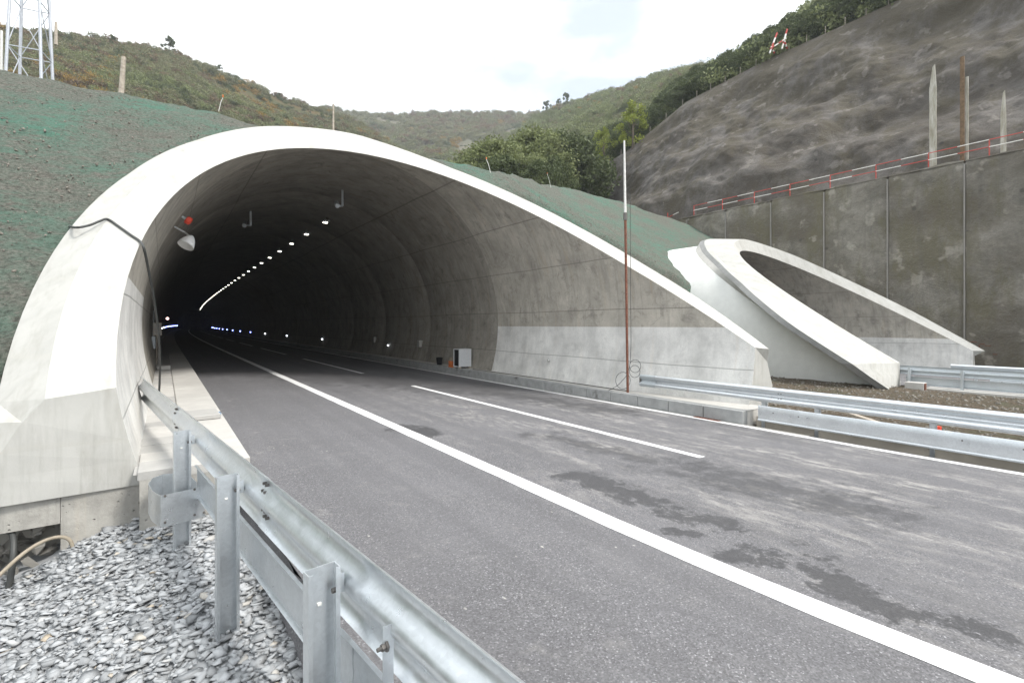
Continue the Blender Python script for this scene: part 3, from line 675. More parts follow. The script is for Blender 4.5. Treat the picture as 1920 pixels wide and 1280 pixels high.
# ------------------------------------------------------------------ guardrails
WP = [(.030, .155), (.050, .148), (.068, .135), (.080, .118), (.083, .098), (.079, .080), (.064, .062), (.040, .045), (.018, .030), (.005, .016), (0, 0)]
WP = [(d, h * 1.12) for d, h in WP]
WP = WP + [(d, -h) for d, h in WP[-2::-1]]
def thick(prof, t=.004):
    P = np.array(prof); T = np.gradient(P, axis=0); Nn = np.stack([-T[:, 1], T[:, 0]], 1); Nn /= np.linalg.norm(Nn, axis=1)[:, None]
    return [tuple(p) for p in P] + [tuple(p) for p in (P + Nn * t)[::-1]]
def rail(name, label, A, B, side, posts, foot, ztop=(0, 0), plate=None, post_len=None, group=None, bolts=True, open_dir=-1, post_off=.12, dull=False, strap=(), ws=1.):
    """A,B (x,y) ends of the beam; side: unit vector towards the traffic; posts: distances from A"""
    g = M['galv_dull'] if dull else M['galv']
    A = np.array(A, float); B = np.array(B, float); Lr = np.linalg.norm(B - A); d = (B - A) / Lr; sd_ = np.array(side, float)
    zt = lambda q: ztop[0] + (ztop[1] - ztop[0]) * q / Lr
    hh = .157 * ws; W_ = [(a_ * (ws if ws == 1 else .9), b_ * ws) for a_, b_ in WP]
    p0 = A + d * posts[0]; root = empty(name, (p0[0], p0[1], foot), label, 'guardrail', group)
    cuts = list(np.arange(0, Lr, 4.0)) + [Lr]
    if cuts[-1] - cuts[-2] < .5: cuts.pop(-2)
    for i, (a, b) in enumerate(zip(cuts[:-1], cuts[1:])):
        a2 = a - (.16 if i else 0); o = .0045 * (i % 2); path = []
        for q in np.linspace(a2, b, 9):
            P = A + d * q + sd_ * o; path.append((P[0], P[1], zt(q) - hh, sd_[0], sd_[1]))
        smooth_edges(MB().strip(thick(W_), path, True).build('beam', g, root), 40)
        if bolts:
            for dq in (-.05, -.11):
                for h in (.105, .06, -.06, -.105):
                    P = A + d * (b + dq); back = P + sd_ * .9 * (.066 if abs(h) == .06 else .078); zz_ = zt(b) - hh + h * ws
                    if i < len(cuts) - 2: MB().tube([(*(back - sd_ * .022), zz_), (*(back + sd_ * .012), zz_)], .013, 6).build('bolt', M['bolt'], root)
    for q in posts:
        P = A + d * q - sd_ * post_off; z1 = zt(q) - .05; z0 = foot - .15
        w, dp, lip, th = .075 * ws ** .35, .075, .022, .005              # open channel, web across the rail
        e = d * open_dir
        prof = [(-w, lip - 0, 1), (-w, 0, 0)]
        pts2 = [P - sd_ * (w - lip) + e * dp, P - sd_ * w + e * dp, P - sd_ * w, P + sd_ * w, P + sd_ * w + e * dp, P + sd_ * (w - lip) + e * dp]
        inn = [P - sd_ * (w - lip) + e * (dp - th), P - sd_ * (w - th) + e * (dp - th), P - sd_ * (w - th) + e * th, P + sd_ * (w - th) + e * th, P + sd_ * (w - th) + e * (dp - th), P + sd_ * (w - lip) + e * (dp - th)]
        loop = pts2 + inn[::-1]; n = len(loop)
        v = [(*p_, z0) for p_ in loop] + [(*p_, z1) for p_ in loop]
        f = [(i, (i + 1) % n, n + (i + 1) % n, n + i) for i in range(n)] + [(i + 1, i, n - 1 - i, n - 2 - i) for i in range(5)] + [(n + i, n + i + 1, 2 * n - 2 - i, 2 * n - 1 - i) for i in range(5)]
        po = mesh('post', v, f, g, root)
        sp = P + sd_ * (w + (post_off - w) / 2); MB().bar((*(P + sd_ * w), z1 - .11), (*(P + sd_ * post_off), z1 - .11), .06, .10).build('spacer', g, po)
        MB().tube([(*(P + sd_ * (w - .03) + e * .04), z1 - .13), (*(P + sd_ * (w + .01) + e * .04), z1 - .13)], .014, 6).build('bolt', M['bolt'], po)
        MB().bar((*(P - sd_ * .012 + e * (th + .002)), z1 - .19), (*(P + sd_ * .008 + e * (th + .002)), z1 - .19), .012, .012).build('stamp', M['whitepaint'], po)
    if plate:
        qa, qb, zc0, zc1, dd = plate; h = (zc0 - zc1) / 2
        prof = [(-.028, h - .004), (-.006, h), (.0, h - .012), (0, h * .3), (.004, 0), (0, -h * .3), (0, -h + .05), (.022, -h + .03), (.022, -h + .008), (-.01, -h)]
        cuts = list(np.arange(qa, qb, 4.0)) + [qb]
        for i, (a, b) in enumerate(zip(cuts[:-1], cuts[1:])):
            path = []
            for q in np.linspace(a - (.12 if i else 0), b, 7):
                P = A + d * q + sd_ * (dd + .004 * (i % 2)); path.append((P[0], P[1], zc0 - h + (zt(q) - ztop[0]), sd_[0], sd_[1]))
            smooth_edges(MB().strip(thick(prof, .003), path, True).build('lower_plate', g, root), 40)
            for q in (a + .35, a + .9, b - .4):
                P = A + d * q + sd_ * (dd + .003); MB().tube([(*P, zc0 - h + .05), (*(P + sd_ * .008), zc0 - h + .05)], .014, 6).build('bolt', M['bolt'], root)
    for q in strap:
        P = A + d * q - sd_ * .008; z = zt(q) - hh
        MB().bar((*P, z + .03), (*P, z - .36), .05, .005).build('strap', g, root)
        bb_ = MB(); c = P - sd_ * .004
        bb_.tube([(*c, z - .06), (*(c - sd_ * .012), z - .06)], .024, 6).tube([(*(c - sd_ * .012), z - .06), (*(c - sd_ * .03), z - .06)], .016, 6).tube([(*(c - sd_ * .03), z - .06), (*(c - sd_ * .05), z - .06)], .009, 8)
        bb_.build('bolt', M['bolt'], root)
    return root
gd = np.array([-.1245, .9922]); gside = np.array([.9922, .1245])
P3 = np.array([.154, 6.47]); base = P3 + gside * .12
A0 = base + gd * 5.52; B0 = base - gd * 9.0
railL = rail('guardrail', 'galvanised guardrail with open channel posts standing in the grey gravel', A0, B0, gside, [5.52, 7.52, 9.44, 11.36, 13.3], -.5, (.96, .74), plate=(5.5, 14.5, .50, .15, .03), ws=1.2, open_dir=1, strap=(9.95, 13.9))
# loop of plate wrapped round the last post
q = P3; U = []
loop = [q + gside * .16 + gd * .1, q + gside * .15 + gd * .4, q + gside * .05 + gd * .66, q - gside * .08 + gd * .72, q - gside * .19 + gd * .62, q - gside * .25 + gd * .4, q - gside * .25 + gd * .1, q - gside * .22 - gd * .1, q - gside * .20 - gd * .155]
path = []
for i, c in enumerate(loop):
    t_ = loop[min(i + 1, len(loop) - 1)] - loop[max(i - 1, 0)]; t_ /= np.linalg.norm(t_); path.append((c[0], c[1], .035, t_[1], -t_[0]))
smooth_edges(MB().strip([(-.002, -.165), (.003, -.165), (.003, .165), (-.002, .165)], path, True).build('end_loop', M['galv'], railL), 50)
c0 = q - gside * .205 - gd * .16; c1 = q + gside * .20 - gd * .115
MB().bar((*c0, .03), (*c1, .03), .004, .34).build('end_plate', M['galv'], railL)
for w_ in (.04, .34, .44):
    for h_ in (-.12, .16):
        c = c0 + (c1 - c0) * w_ / .45; MB().tube([(*c, .03 + h_), (*(c - gd * .016), .03 + h_)], .013, 6).build('bolt', M['bolt'], railL)
for w_ in (.3, .5):
    for h_ in (.0, .2): pass

railR = rail('guardrail', 'long guardrail with lower plate along the right edge line of the road', (11.44, 9.3), (11.44, -7), (-1, 0), [3.45, 4.6, 6.55, 8.5, 10.5, 12.5, 14.5], -.4, (.517, .517), plate=(3.42, 16, .09, -.27, .05), open_dir=1)
# fish-tail end shoe
es = []
for q_, sx in ((0, .3), (.12, .75), (.3, 1.02), (.55, 1.02)):
    es.append((11.44 - .012, 9.36 - q_, .36, -1 * sx if False else -1, 0))
smooth_edges(MB().strip(thick([(d * .9 + .004, h * 1.0) for d, h in WP], .006), es, True).build('end_shoe', M['galv_dull'], railR), 40)
MB().box((11.36, 9.34, .20), (11.46, 9.38, .53), .01).build('end_cap', M['bolt'], railR)
rail('guardrail', 'guardrail seen from behind its posts beside the far tunnel mouth', (24.75, 7.0), (24.75, -9), (1, 0), [.5, 2.1, 4.1, 6.1, 8.1, 10.1], -.5, (.29, .29), plate=(.3, 16, -.12, -.45, .05), dull=True, bolts=False)
rail('guardrail', 'farther guardrail across the second road with pale upper beam', (27.2, 5.8), (27.2, -9), (-1, 0), [.8, 2.4, 4.4, 6.4, 8.4], -.62, (.29, .29), bolts=False, plate=(1.2, 14, -.2, -.5, .05))

# ------------------------------------------------------------------ right retaining wall, bench, rock cut
WL, WZ = 42.0, 12.65
wall = empty('retaining_wall', (WL, 12.5, -1.2), 'tall dark shotcrete retaining wall with pale vertical joints', 'retaining wall')
js = [8.3 + 4.1 * i for i in range(-5, 8)]
for a, b in zip(js[:-1], js[1:]):
    ys = np.linspace(a + .05, b - .05, 14); zs = np.linspace(-1.6, WZ, 42); V = []
    for y in ys:
        for z in zs:
            b_ = .22 * float(fbm(y * .5, z * .5, 41, 4)); e = min(y - a, b - y); rim = .03 if e < .08 else 0
            V.append((WL + b_ * .6 + rim + (.0 if z < WZ - .02 else .12) + (.02 * (WZ - z)) * -1 * .0, y, z + (.12 * float(fbm(y * .9, 5., 43, 3)) if z > WZ - .3 else 0)))
    mesh('wall_panel', V, [q for q in grid(len(ys), len(zs))], M['wall'], wall, True)
for j in js[1:-1]:
    MB().box((WL + .1, j - .14, -1.6), (WL + .5, j + .14, WZ - .2)).build('joint_backing', M['wall'], wall)
    MB().box((WL - .07, j - .032, -1.6), (WL + .139, j + .032, WZ - .3)).build('joint_strip', M['joint'], wall)
for i in range(26):                                              # anchor heads / drain holes
    y = RNG.uniform(0, 24); z = RNG.uniform(1.5, 11.5)
    MB().lathe([(.07, 0), (.055, -.05), (.02, -.06)], (WL + .06 + .13 * float(fbm(y * .5, z * .5, 41, 4)), y, z), 8).build('drain_hole', M['bolt'] if i % 2 else M['joint'], wall)
for (x, y, w, h) in ((1826, 641, .3, .05), (1836, 652, .05, .4), (1842, 645, .22, .05), (1852, 648, .3, .04), (1866, 664, .2, .05)):
    p = at_l(x, y, WL - .07); MB().box((p[0] - .004, p[1] - w / 2, p[2] - h / 2), (p[0], p[1] + w / 2, p[2] + h / 2)).build('sprayed_mark', M['rust'], wall)
tag(mesh('bench', [(WL + .02, -14, WZ - .12), (WL + 2.4, -14, WZ + .05), (WL + 2.4, 90, WZ + .05), (WL + .02, 90, WZ - .12)], [(0, 1, 2, 3)], M['dirt']), kind='structure')
def cut_top(s): return interp(s, [(-20, 36), (20, 34.2), (30, 34), (40, 32.5), (47, 27), (55, 24.6), (63, 23.5), (80, 22), (100, 20)])
ys = np.linspace(-16, 92, 420); ts = np.linspace(0, 1, 150); YS, TS = np.meshgrid(ys, ts, indexing='ij')
ZT = np.interp(YS, [-20, 20, 30, 40, 47, 55, 63, 80, 100], [36, 34.2, 34, 32.5, 27, 24.6, 23.5, 22, 20])
ZZ = (WZ - .2) + (ZT - WZ + .2) * TS; XX = WL + 2.0 + (ZZ - WZ) / 1.4
nn = 3.0 * fbm(YS * .07, ZZ * .15, 51, 3) + 0.6 * np.abs(fbm(YS * .2 + .2 * ZZ, ZZ * .26, 57, 3)) + .42 * fbm(YS * .5, ZZ * .55, 61, 4, .55) + .16 * np.abs(fbm(YS * 1.3, ZZ * 1.9, 67, 4, .65)) - .5 * np.clip(fbm(YS * .35 + .5 * ZZ, ZZ * .22, 71, 3) - .18, 0, 1)
fade = np.clip((1 - TS) * 7, 0, 1) * np.clip(TS * 9, .15, 1)
XX -= .81 * nn * fade; ZZ += .58 * nn * fade
rc_ = tag(mesh('rock_cut', np.stack([XX, YS, ZZ], -1).reshape(-1, 3), grid(len(ys), len(ts)), M['cut'], None, True), kind='structure')
# red and white edge fence on the bench
fe = empty('edge_fence', (WL + .35, 17, WZ - .1), 'red and white tube fence along the bench above the dark wall', 'fence')
py = [28.2 - .0]; 
while py[-1] > -6: py.append(py[-1] - 3.0)
for y in py: MB().bar((WL + .35, y, WZ - .15), (WL + .35, y, WZ + 1.02), .05).build('post', M['red'], fe)
for a, b in zip(py[:-1], py[1:]):
    m = (a + b) / 2
    for h, ph in ((1.0, 0), (.55, 1)):
        MB().tube([(WL + .30, a, WZ + h), (WL + .30, m, WZ + h)], .026, 6).build('rail_tube', M['red' if ph == 0 else 'whitepaint'], fe)
        MB().tube([(WL + .30, m, WZ + h), (WL + .30, b, WZ + h)], .026, 6).build('rail_tube', M['whitepaint' if ph == 0 else 'red'], fe)
f2 = empty('fence_piece', at_l(1262, 402, WL + 1.5), 'short broken piece of red and white fence left of the bench end', 'fence')
p = at_l(1252, 408, WL + 1.5); MB().bar((p[0], p[1], p[2] - .9), (p[0], p[1], p[2] + .5), .06).build('post', M['red'], f2); p2 = at_l(1272, 398, WL + 1.5)
MB().tube([p, (p + p2) / 2], .035, 6).build('rail_tube', M['red'], f2); MB().tube([(p + p2) / 2, p2], .035, 6).build('rail_tube', M['whitepaint'], f2)
# pale boards and rusty channel standing on the bench
def stake(px, yt, yb, w, mat, label, pointed, l=WL + 1.6):
    a = at_l(px, yt, l); z0 = WZ - .2; k = (a - CAM) @ FW; ww = .68 * w * k / F
    o = empty('stake', (a[0], a[1], z0), label, 'stake'); m = MB(); y = a[1]; ht = a[2]; sh = ht - (1.6 if pointed else .05)
    pr = [(-ww / 2, z0), (ww / 2, z0), (ww / 2, sh), (ww * .28, ht), (-.05 * ww, ht - .15), (-ww / 2, sh)] if pointed else [(-ww / 2, z0), (ww / 2, z0), (ww / 2, ht - .3), (ww / 2, ht), (-ww / 2, ht), (-ww / 2, ht - .3)]
    v = [(a[0], y - q_[0], q_[1]) for q_ in pr] + [(a[0] + .09, y - q_[0], q_[1]) for q_ in pr]
    m.add(v, [tuple(range(6)), tuple(range(11, 5, -1))] + [(i, i + 6, (i + 1) % 6 + 6, (i + 1) % 6) for i in range(6)]); m.build('board', mat, o); return o
stake(1749, 122, 300, 15, M['stake'], 'tall pale board with pointed tip standing against the rock cut', True)
o = stake(1881, 170, 245, 11, M['stake'], 'shorter pale pointed board by the right end of the bench fence', True)
o = stake(1804, 106, 250, 9, M['brownstake'], 'narrow rust brown channel upright between the two pale boards', False)
o = stake(1813, 144, 250, 6, M['stake'], 'thin pale batten standing beside the rust brown channel', False, WL + 1.8)
# red and white trestle on the crest of the cut
tr = empty('trestle', (0, 0, 0), 'red and white striped trestle barrier on the crest of the rock cut', 'trestle'); kk = 56.3
tr.location = at_k(1455, 98, kk)
for (a, b) in (((1443, 100), (1457, 62)), ((1466, 92), (1476, 55)), ((1446, 88), (1452, 100)), ((1470, 75), (1476, 92))):
    pa, pb = at_k(*a, kk), at_k(*b, kk + .4); n_ = 4
    for i in range(n_):
        MB().bar(pa + (pb - pa) * i / n_, pa + (pb - pa) * (i + 1) / n_, .13).build('leg_piece', M['red' if i % 2 else 'whitepaint'], tr)
pa, pb = at_k(1444, 92, kk), at_k(1474, 72, kk)
for i in range(4): MB().bar(pa + (pb - pa) * i / 4, pa + (pb - pa) * (i + 1) / 4, .12).build('bar_piece', M['whitepaint' if i % 2 else 'red'], tr)
# thin fence posts along the crest
for i, yy in enumerate(np.linspace(8, 52, 24)):
    zt_ = cut_top(yy); xx = WL + 2 + (zt_ - WZ) / 1.4 + .3
    tag(MB().tube([(xx, yy, zt_ - .3), (xx + .05, yy, zt_ + 1.0)], .035, 5).build('fence_post', M['wood']), 'thin grey wooden post on the crest line of the rock cut', 'post', 'crest posts')

# ------------------------------------------------------------------ hills
HILLS = {}
def hill(key, name, mat, ridge, kr, kb, zb, x0, x1, seed, amp, lift, nx=150, nt_=60, bow=-.03):
    xs = np.linspace(x0, x1, nx); V = np.zeros((nx, nt_ + 6, 3)); fx = lambda pts, x: float(np.interp(x, [p[0] for p in pts], [p[1] for p in pts]))
    def pt(x, t):
        K, B = fx(kr, x), fx(kb, x); zr_ = 2 + (608 - fx(ridge, x)) / F * K - lift; zb_ = fx(zb, x)
        k = B + (K - B) * t; z = zb_ + (zr_ - zb_) * (t + bow * math.sin(math.pi * t)); d = ray(x, 608); return CAM[0] + d[0] * k, CAM[1] + d[1] * k, z
    for i, x in enumerate(xs):
        for j in range(nt_): V[i, j] = pt(x, j / (nt_ - 1))
        e = V[i, nt_ - 1]
        for j in range(6):
            q = (j + 1) / 6; K = fx(kr, x) * (1 + q * .5); d = ray(x, 608); V[i, nt_ + j] = (d[0] * K, d[1] * K, e[2] - 25 * q * q - 2 * q)
    N = amp * fbm(V[..., 0] * .03, V[..., 1] * .03, seed, 5); w = np.ones(nt_ + 6); w[:nt_] = np.sin(np.linspace(0, math.pi, nt_)) ; w[nt_ - 1:] = .1
    V[..., 2] += N * w[None, :]
    HILLS[key] = (V, nt_)
    return tag(mesh(name, V.reshape(-1, 3), grid(nx, nt_ + 6), mat, None, True), kind='structure')
hill('L', 'hillside', M['hillL'], [(-400, 35), (0, 52), (110, 62), (230, 77), (320, 94), (420, 132), (520, 176), (600, 200), (650, 218), (700, 245), (760, 290)],
     [(-400, 110), (0, 140), (320, 170), (520, 210), (650, 235), (760, 240)], [(-400, 44), (0, 48), (500, 60), (760, 110)], [(-400, 9), (400, 8.5), (560, 9), (760, 30)], -400, 760, 5, 5, 1.0)
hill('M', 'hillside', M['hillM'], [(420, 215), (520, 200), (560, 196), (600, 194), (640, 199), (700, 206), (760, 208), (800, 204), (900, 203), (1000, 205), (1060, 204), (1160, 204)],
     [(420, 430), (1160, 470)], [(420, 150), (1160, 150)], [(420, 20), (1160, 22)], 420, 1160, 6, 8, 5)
hill('R', 'hillside', M['hillR'], [(800, 335), (840, 312), (900, 278), (960, 242), (1000, 210), (1030, 199), (1060, 187), (1120, 169), (1180, 152), (1240, 131), (1300, 117), (1400, 88), (1450, 62), (1500, 22), (1560, -20), (1700, -80), (2400, -250)],
     [(800, 190), (1000, 330), (1180, 250), (1300, 180), (1400, 135), (1500, 105), (1600, 92), (2400, 70)], [(800, 62), (1000, 80), (1080, 77), (1170, 72), (1290, 68), (1440, 60), (1600, 53), (1700, 49), (2400, 42)],
     [(800, 9), (900, 13), (960, 15), (1040, 22), (1080, 23.5), (1170, 26.3), (1290, 32.2), (1440, 33.7), (1600, 34), (2400, 35)], 800, 2400, 8, 4, 3.0)
tag(mesh('valley_floor', [(-200, 40, 8.7), (60, 40, 8.7), (60, 300, 20), (-200, 300, 20)], [(0, 1, 2, 3)], M['hillL']), kind='structure')

# ------------------------------------------------------------------ vegetation
def leaf_mesh(name, centres, radii, per, size, mat, seed, flat=.8):
    r = np.random.default_rng(seed); P = []
    for c, rad in zip(centres, radii):
        d = r.normal(size=(per, 3)); d /= np.linalg.norm(d, axis=1)[:, None]; d *= (r.random((per, 1)) ** .45) * rad; d[:, 2] *= flat; P.append(d + c)
    P = np.concatenate(P); n = len(P); a = r.normal(size=(n, 3)); a /= np.linalg.norm(a, axis=1)[:, None]; b = np.cross(a, r.normal(size=(n, 3))); b /= np.linalg.norm(b, axis=1)[:, None]
    s_ = size * r.uniform(.6, 1.3, (n, 1)); V = np.stack([P - a * s_, P + b * s_ * .55, P + a * s_, P - b * s_ * .55], 1).reshape(-1, 3)
    me = bpy.data.meshes.new(name); me.from_pydata(V.tolist(), [], np.arange(4 * n).reshape(-1, 4).tolist()); me.materials.append(mat); return me
def bush_mesh(name, mat, seed, n=14, per=60, size=.085):
    r = np.random.default_rng(seed); c = r.uniform(-1, 1, (n, 3)) * np.array([.75, .75, .35]) + np.array([0, 0, .55]); return leaf_mesh(name, c, r.uniform(.3, .6, n), per, size, mat, seed)
def instancer(name, me, pts, scl, label):
    """points carrying one scrub clump each (uncountable ground cover)"""
    proto = bpy.data.objects.new('scrub_clump', me)
    pm = bpy.data.meshes.new(name); pm.from_pydata(np.asarray(pts).tolist(), [], [])
    at = pm.attributes.new('scl', 'FLOAT', 'POINT'); at.data.foreach_set('value', np.asarray(scl, np.float32))
    ar = pm.attributes.new('rotz', 'FLOAT', 'POINT'); ar.data.foreach_set('value', RNG.uniform(0, 6.28, len(pts)).astype(np.float32))
    o = bpy.data.objects.new(name, pm); COL.objects.link(o); tag(o, label, 'scrub', kind='stuff')
    g = bpy.data.node_groups.new(name, 'GeometryNodeTree'); g.interface.new_socket('Geometry', in_out='INPUT', socket_type='NodeSocketGeometry'); g.interface.new_socket('Geometry', in_out='OUTPUT', socket_type='NodeSocketGeometry')
    gi = g.nodes.new('NodeGroupInput'); go = g.nodes.new('NodeGroupOutput'); ip = g.nodes.new('GeometryNodeInstanceOnPoints'); oi = g.nodes.new('GeometryNodeObjectInfo'); oi.inputs['Object'].default_value = proto
    na = g.nodes.new('GeometryNodeInputNamedAttribute'); na.data_type = 'FLOAT'; na.inputs['Name'].default_value = 'scl'
    nb = g.nodes.new('GeometryNodeInputNamedAttribute'); nb.data_type = 'FLOAT'; nb.inputs['Name'].default_value = 'rotz'; cx = g.nodes.new('ShaderNodeCombineXYZ')
    g.links.new(gi.outputs[0], ip.inputs['Points']); g.links.new(oi.outputs['Geometry'], ip.inputs['Instance']); g.links.new(na.outputs['Attribute'], ip.inputs['Scale'])
    g.links.new(nb.outputs['Attribute'], cx.inputs[2]); g.links.new(cx.outputs[0], ip.inputs['Rotation']); g.links.new(ip.outputs[0], go.inputs[0])
    md = o.modifiers.new('scatter', 'NODES'); md.node_group = g; return o
def on_hill(key, n, tlo=0, thi=1, xlo=0, xhi=1):
    V, nt_ = HILLS[key]; nx = V.shape[0]; a = RNG.uniform(xlo, xhi, n) * (nx - 1.001); b = (tlo + (thi - tlo) * RNG.random(n)) * (nt_ - 1.001)
    i = a.astype(int); j = b.astype(int); fa = (a - i)[:, None]; fb = (b - j)[:, None]
    return (V[i, j] * (1 - fa) + V[i + 1, j] * fa) * (1 - fb) + (V[i, j + 1] * (1 - fa) + V[i + 1, j + 1] * fa) * fb
bm_ = {k: bush_mesh('scrub_' + k, M['leaf_' + k], 60 + i) for i, k in enumerate(('dark', 'mid', 'olive', 'brown', 'gorse', 'lime'))}
WORD = dict(dark='dark green', mid='mid green', olive='olive', brown='heather brown', gorse='yellow gorse', lime='lime green')
def cover(key, place, spec, size):
    for k, n, t0, t1, ns_, lo in spec:
        p = on_hill(key, n, t0, t1); m = fbm(p[:, 0] * ns_, p[:, 1] * ns_, hash(k) % 1 + len(k) * 7, 3) > lo; p = p[m]
        p[:, 2] -= .25
        instancer('hillside_scrub', bm_[k], p, (.5 + 1.5 * RNG.random(len(p)) ** 2.2) * size, WORD[k] + ' scrub covering ' + place)
cover('L', 'the heath hill behind the steel tower', [('olive', 12000, 0, 1, .05, -.35), ('dark', 3500, 0, 1, .06, .04), ('mid', 6000, 0, .8, .05, -.1), ('brown', 8000, .1, 1, .05, -.16), ('gorse', 3200, .08, 1, .07, .08)], 1.15)
cover('M', 'the far brown heath ridge', [('olive', 11000, 0, 1, .02, -.3), ('brown', 6000, .1, 1, .02, -.02), ('mid', 4500, 0, .8, .025, .02), ('dark', 1500, 0, 1, .025, .12), ('gorse', 700, .1, .9, .03, .15)], 2.2)
cover('R', 'the green hill above the rock cut', [('mid', 14000, 0, 1, .05, -.35), ('dark', 2600, 0, .8, .05, .05), ('olive', 7000, .1, 1, .05, -.12), ('gorse', 900, .75, 1, .06, .1), ('brown', 1500, .5, 1, .05, .08)], 1.35)

def tree_meshes(seed, mat, h, w, ncl, per, leaf):
    r = np.random.default_rng(seed); C = []; Rr = []
    for i in range(ncl):
        t = r.random(); rad = w * math.sqrt(max(.05, 1 - (2 * t - .9) ** 2)) * math.sqrt(r.random()); a = r.uniform(0, 6.28)
        C.append((rad * math.cos(a), rad * math.sin(a), h * (.1 + .84 * t))); Rr.append(w * r.uniform(.2, .38))
    cm = leaf_mesh('crown', np.array(C), Rr, per, leaf, mat, seed, .85)
    m = MB(); m.tube([(0, 0, -.6), (.05 * w, 0, h * .25), (-.04 * w, .05 * w, h * .55), (0, 0, h * .85)], [h * .028, h * .022, h * .014, h * .004], 7)
    for i in range(7):
        c = C[i * ncl // 7]; z = h * random.uniform(.2, .5); m.tube([(0, 0, z), (c[0] * .5, c[1] * .5, (z + c[2]) / 2), c], [h * .010, h * .006, h * .002], 5)
    tm = bpy.data.meshes.new('trunk'); tm.from_pydata(m.v, [], m.f); tm.materials.append(M['bark']); return cm, tm
TREES = {k: tree_meshes(*a) for k, a in dict(dark=(1, M['leaf_dark'], 10, 3.6, 60, 130, .2), mid=(2, M['leaf_mid'], 10, 3.8, 60, 130, .2), mid2=(3, M['leaf_mid'], 9, 4.4, 64, 120, .19), dark2=(4, M['leaf_dark'], 8, 4.2, 60, 120, .2), lime=(5, M['leaf_lime'], 5, 2.0, 30, 80, .12), far=(6, M['leaf_dark'], 6, 2.4, 22, 30, .4)).items()}
TREES_H = dict(dark=10, mid=10, mid2=9, dark2=8)
def tree(kind, p, s_, label, group=None, name='tree'):
    o = empty(name, p, label, 'tree', group); o.rotation_euler.z = random.uniform(0, 6.28); o.scale = (s_ * random.uniform(.8, 1.0),) * 2 + (s_,)
    for nm, me in zip(('crown', 'trunk'), TREES[kind]): c = bpy.data.objects.new(nm, me); COL.objects.link(c); c.parent = o
    return o
grove = [(893, 275, 64, 'mid2'), (908, 262, 61, 'mid'), (930, 258, 58, 'mid2'), (955, 266, 60, 'dark'), (982, 244, 62, 'mid'), (1003, 238, 60, 'mid2'), (1028, 248, 58, 'mid'), (1052, 243, 63, 'dark'), (1072, 258, 66, 'dark2'),
         (968, 290, 54, 'mid2'), (938, 292, 53, 'dark2'), (1000, 290, 53, 'mid2'), (1040, 295, 53, 'dark2'), (1015, 300, 51, 'dark2'), (1085, 285, 70, 'dark2')]
for i, (x, y, k, kd) in enumerate(grove):
    p = at_k(x, y, k); zb_ = 14.2 + .15 * (k - 52); s_ = (p[2] - zb_) / (TREES_H[kd] * 1.02); p[2] = zb_; gl_ = dict(mid='tall lighter green tree in the grove behind the seeded slope', mid2='broad lighter green tree in the grove behind the seeded slope', dark='tall darker green tree in the grove behind the seeded slope', dark2='low broad dark tree in the grove behind the seeded slope')[kd]; tree(kd, p, s_, gl_, 'grove trees ' + kd)
tree('lime', at_k(1132, 305, 72), 1.05, 'small lime green sapling beside the foot of the rock cut crest', None, 'sapling')
tree('lime', at_k(1186, 272, 69), 1.25, 'lime green bushy sapling growing over the crest of the rock cut', None, 'sapling')
for i, yy in enumerate(np.linspace(10, 50, 26)):
    zt_ = cut_top(yy); xx = WL + 2 + (zt_ - WZ) / 1.4 + random.uniform(2.5, 6)
    tree('dark' if i % 3 else 'dark2', (xx, yy, zt_ - .3 + random.uniform(0, .6)), random.uniform(.38, .62), 'dark evergreen tree in the row along the crest of the rock cut', 'crest trees')
for (x, y, k, s_, lab) in ((317, 93, 168, 1.0, 'dark round tree alone on the heath ridge line'), (412, 130, 188, .6, 'low dark tree where the heath ridge starts to fall'), (524, 178, 208, .5, 'small dark tree low on the heath ridge'), (93, 62, 140, .35, 'tiny dark tree on the ridge right of the steel tower'), (210, 73, 150, .45, 'thin flat topped tree on the heath ridge')):
    tree('far', at_k(x, y + 9, k), s_, lab)
for (x, y, k, s_, lab) in ((1026, 202, 310, 1.2, 'pointed dark tree on the far saddle'), (1048, 194, 300, .9, 'second small tree on the far saddle skyline'), (1061, 189, 290, 1.2, 'slim tree standing right of the saddle trees')): tree('far', at_k(x, y + 8, k), s_, lab)

def thicket(key, kinds, n, size, label, t0, t1, lo, xr=(0, 1)):
    for k in kinds:
        p = on_hill(key, n, t0, t1, *xr); p = p[fbm(p[:, 0] * .04, p[:, 1] * .04, 91 + len(k), 3) > lo]; p[:, 2] -= .4
        instancer('thicket', TREES[k][0], p, (.35 + .65 * RNG.random(len(p))) * size, label % (dict(dark='dark', dark2='dark spreading', mid='light green', mid2='light green spreading', lime='lime green')[k]))
thicket('R', ('dark', 'dark2'), 420, .55, '%s small trees massed on the slope above the rock cut', 0, .22, -.2, (.16, .6))
thicket('R', ('mid', 'mid2'), 300, .5, '%s small trees massed on the slope above the rock cut', 0, .9, .06)
thicket('L', ('dark2', 'mid2'), 300, .26, '%s bushes dotted over the heath hill', 0, .95, -.02)
thicket('M', ('dark2', 'mid2'), 300, .4, '%s bushes dotted over the far ridge', 0, 1, .05)

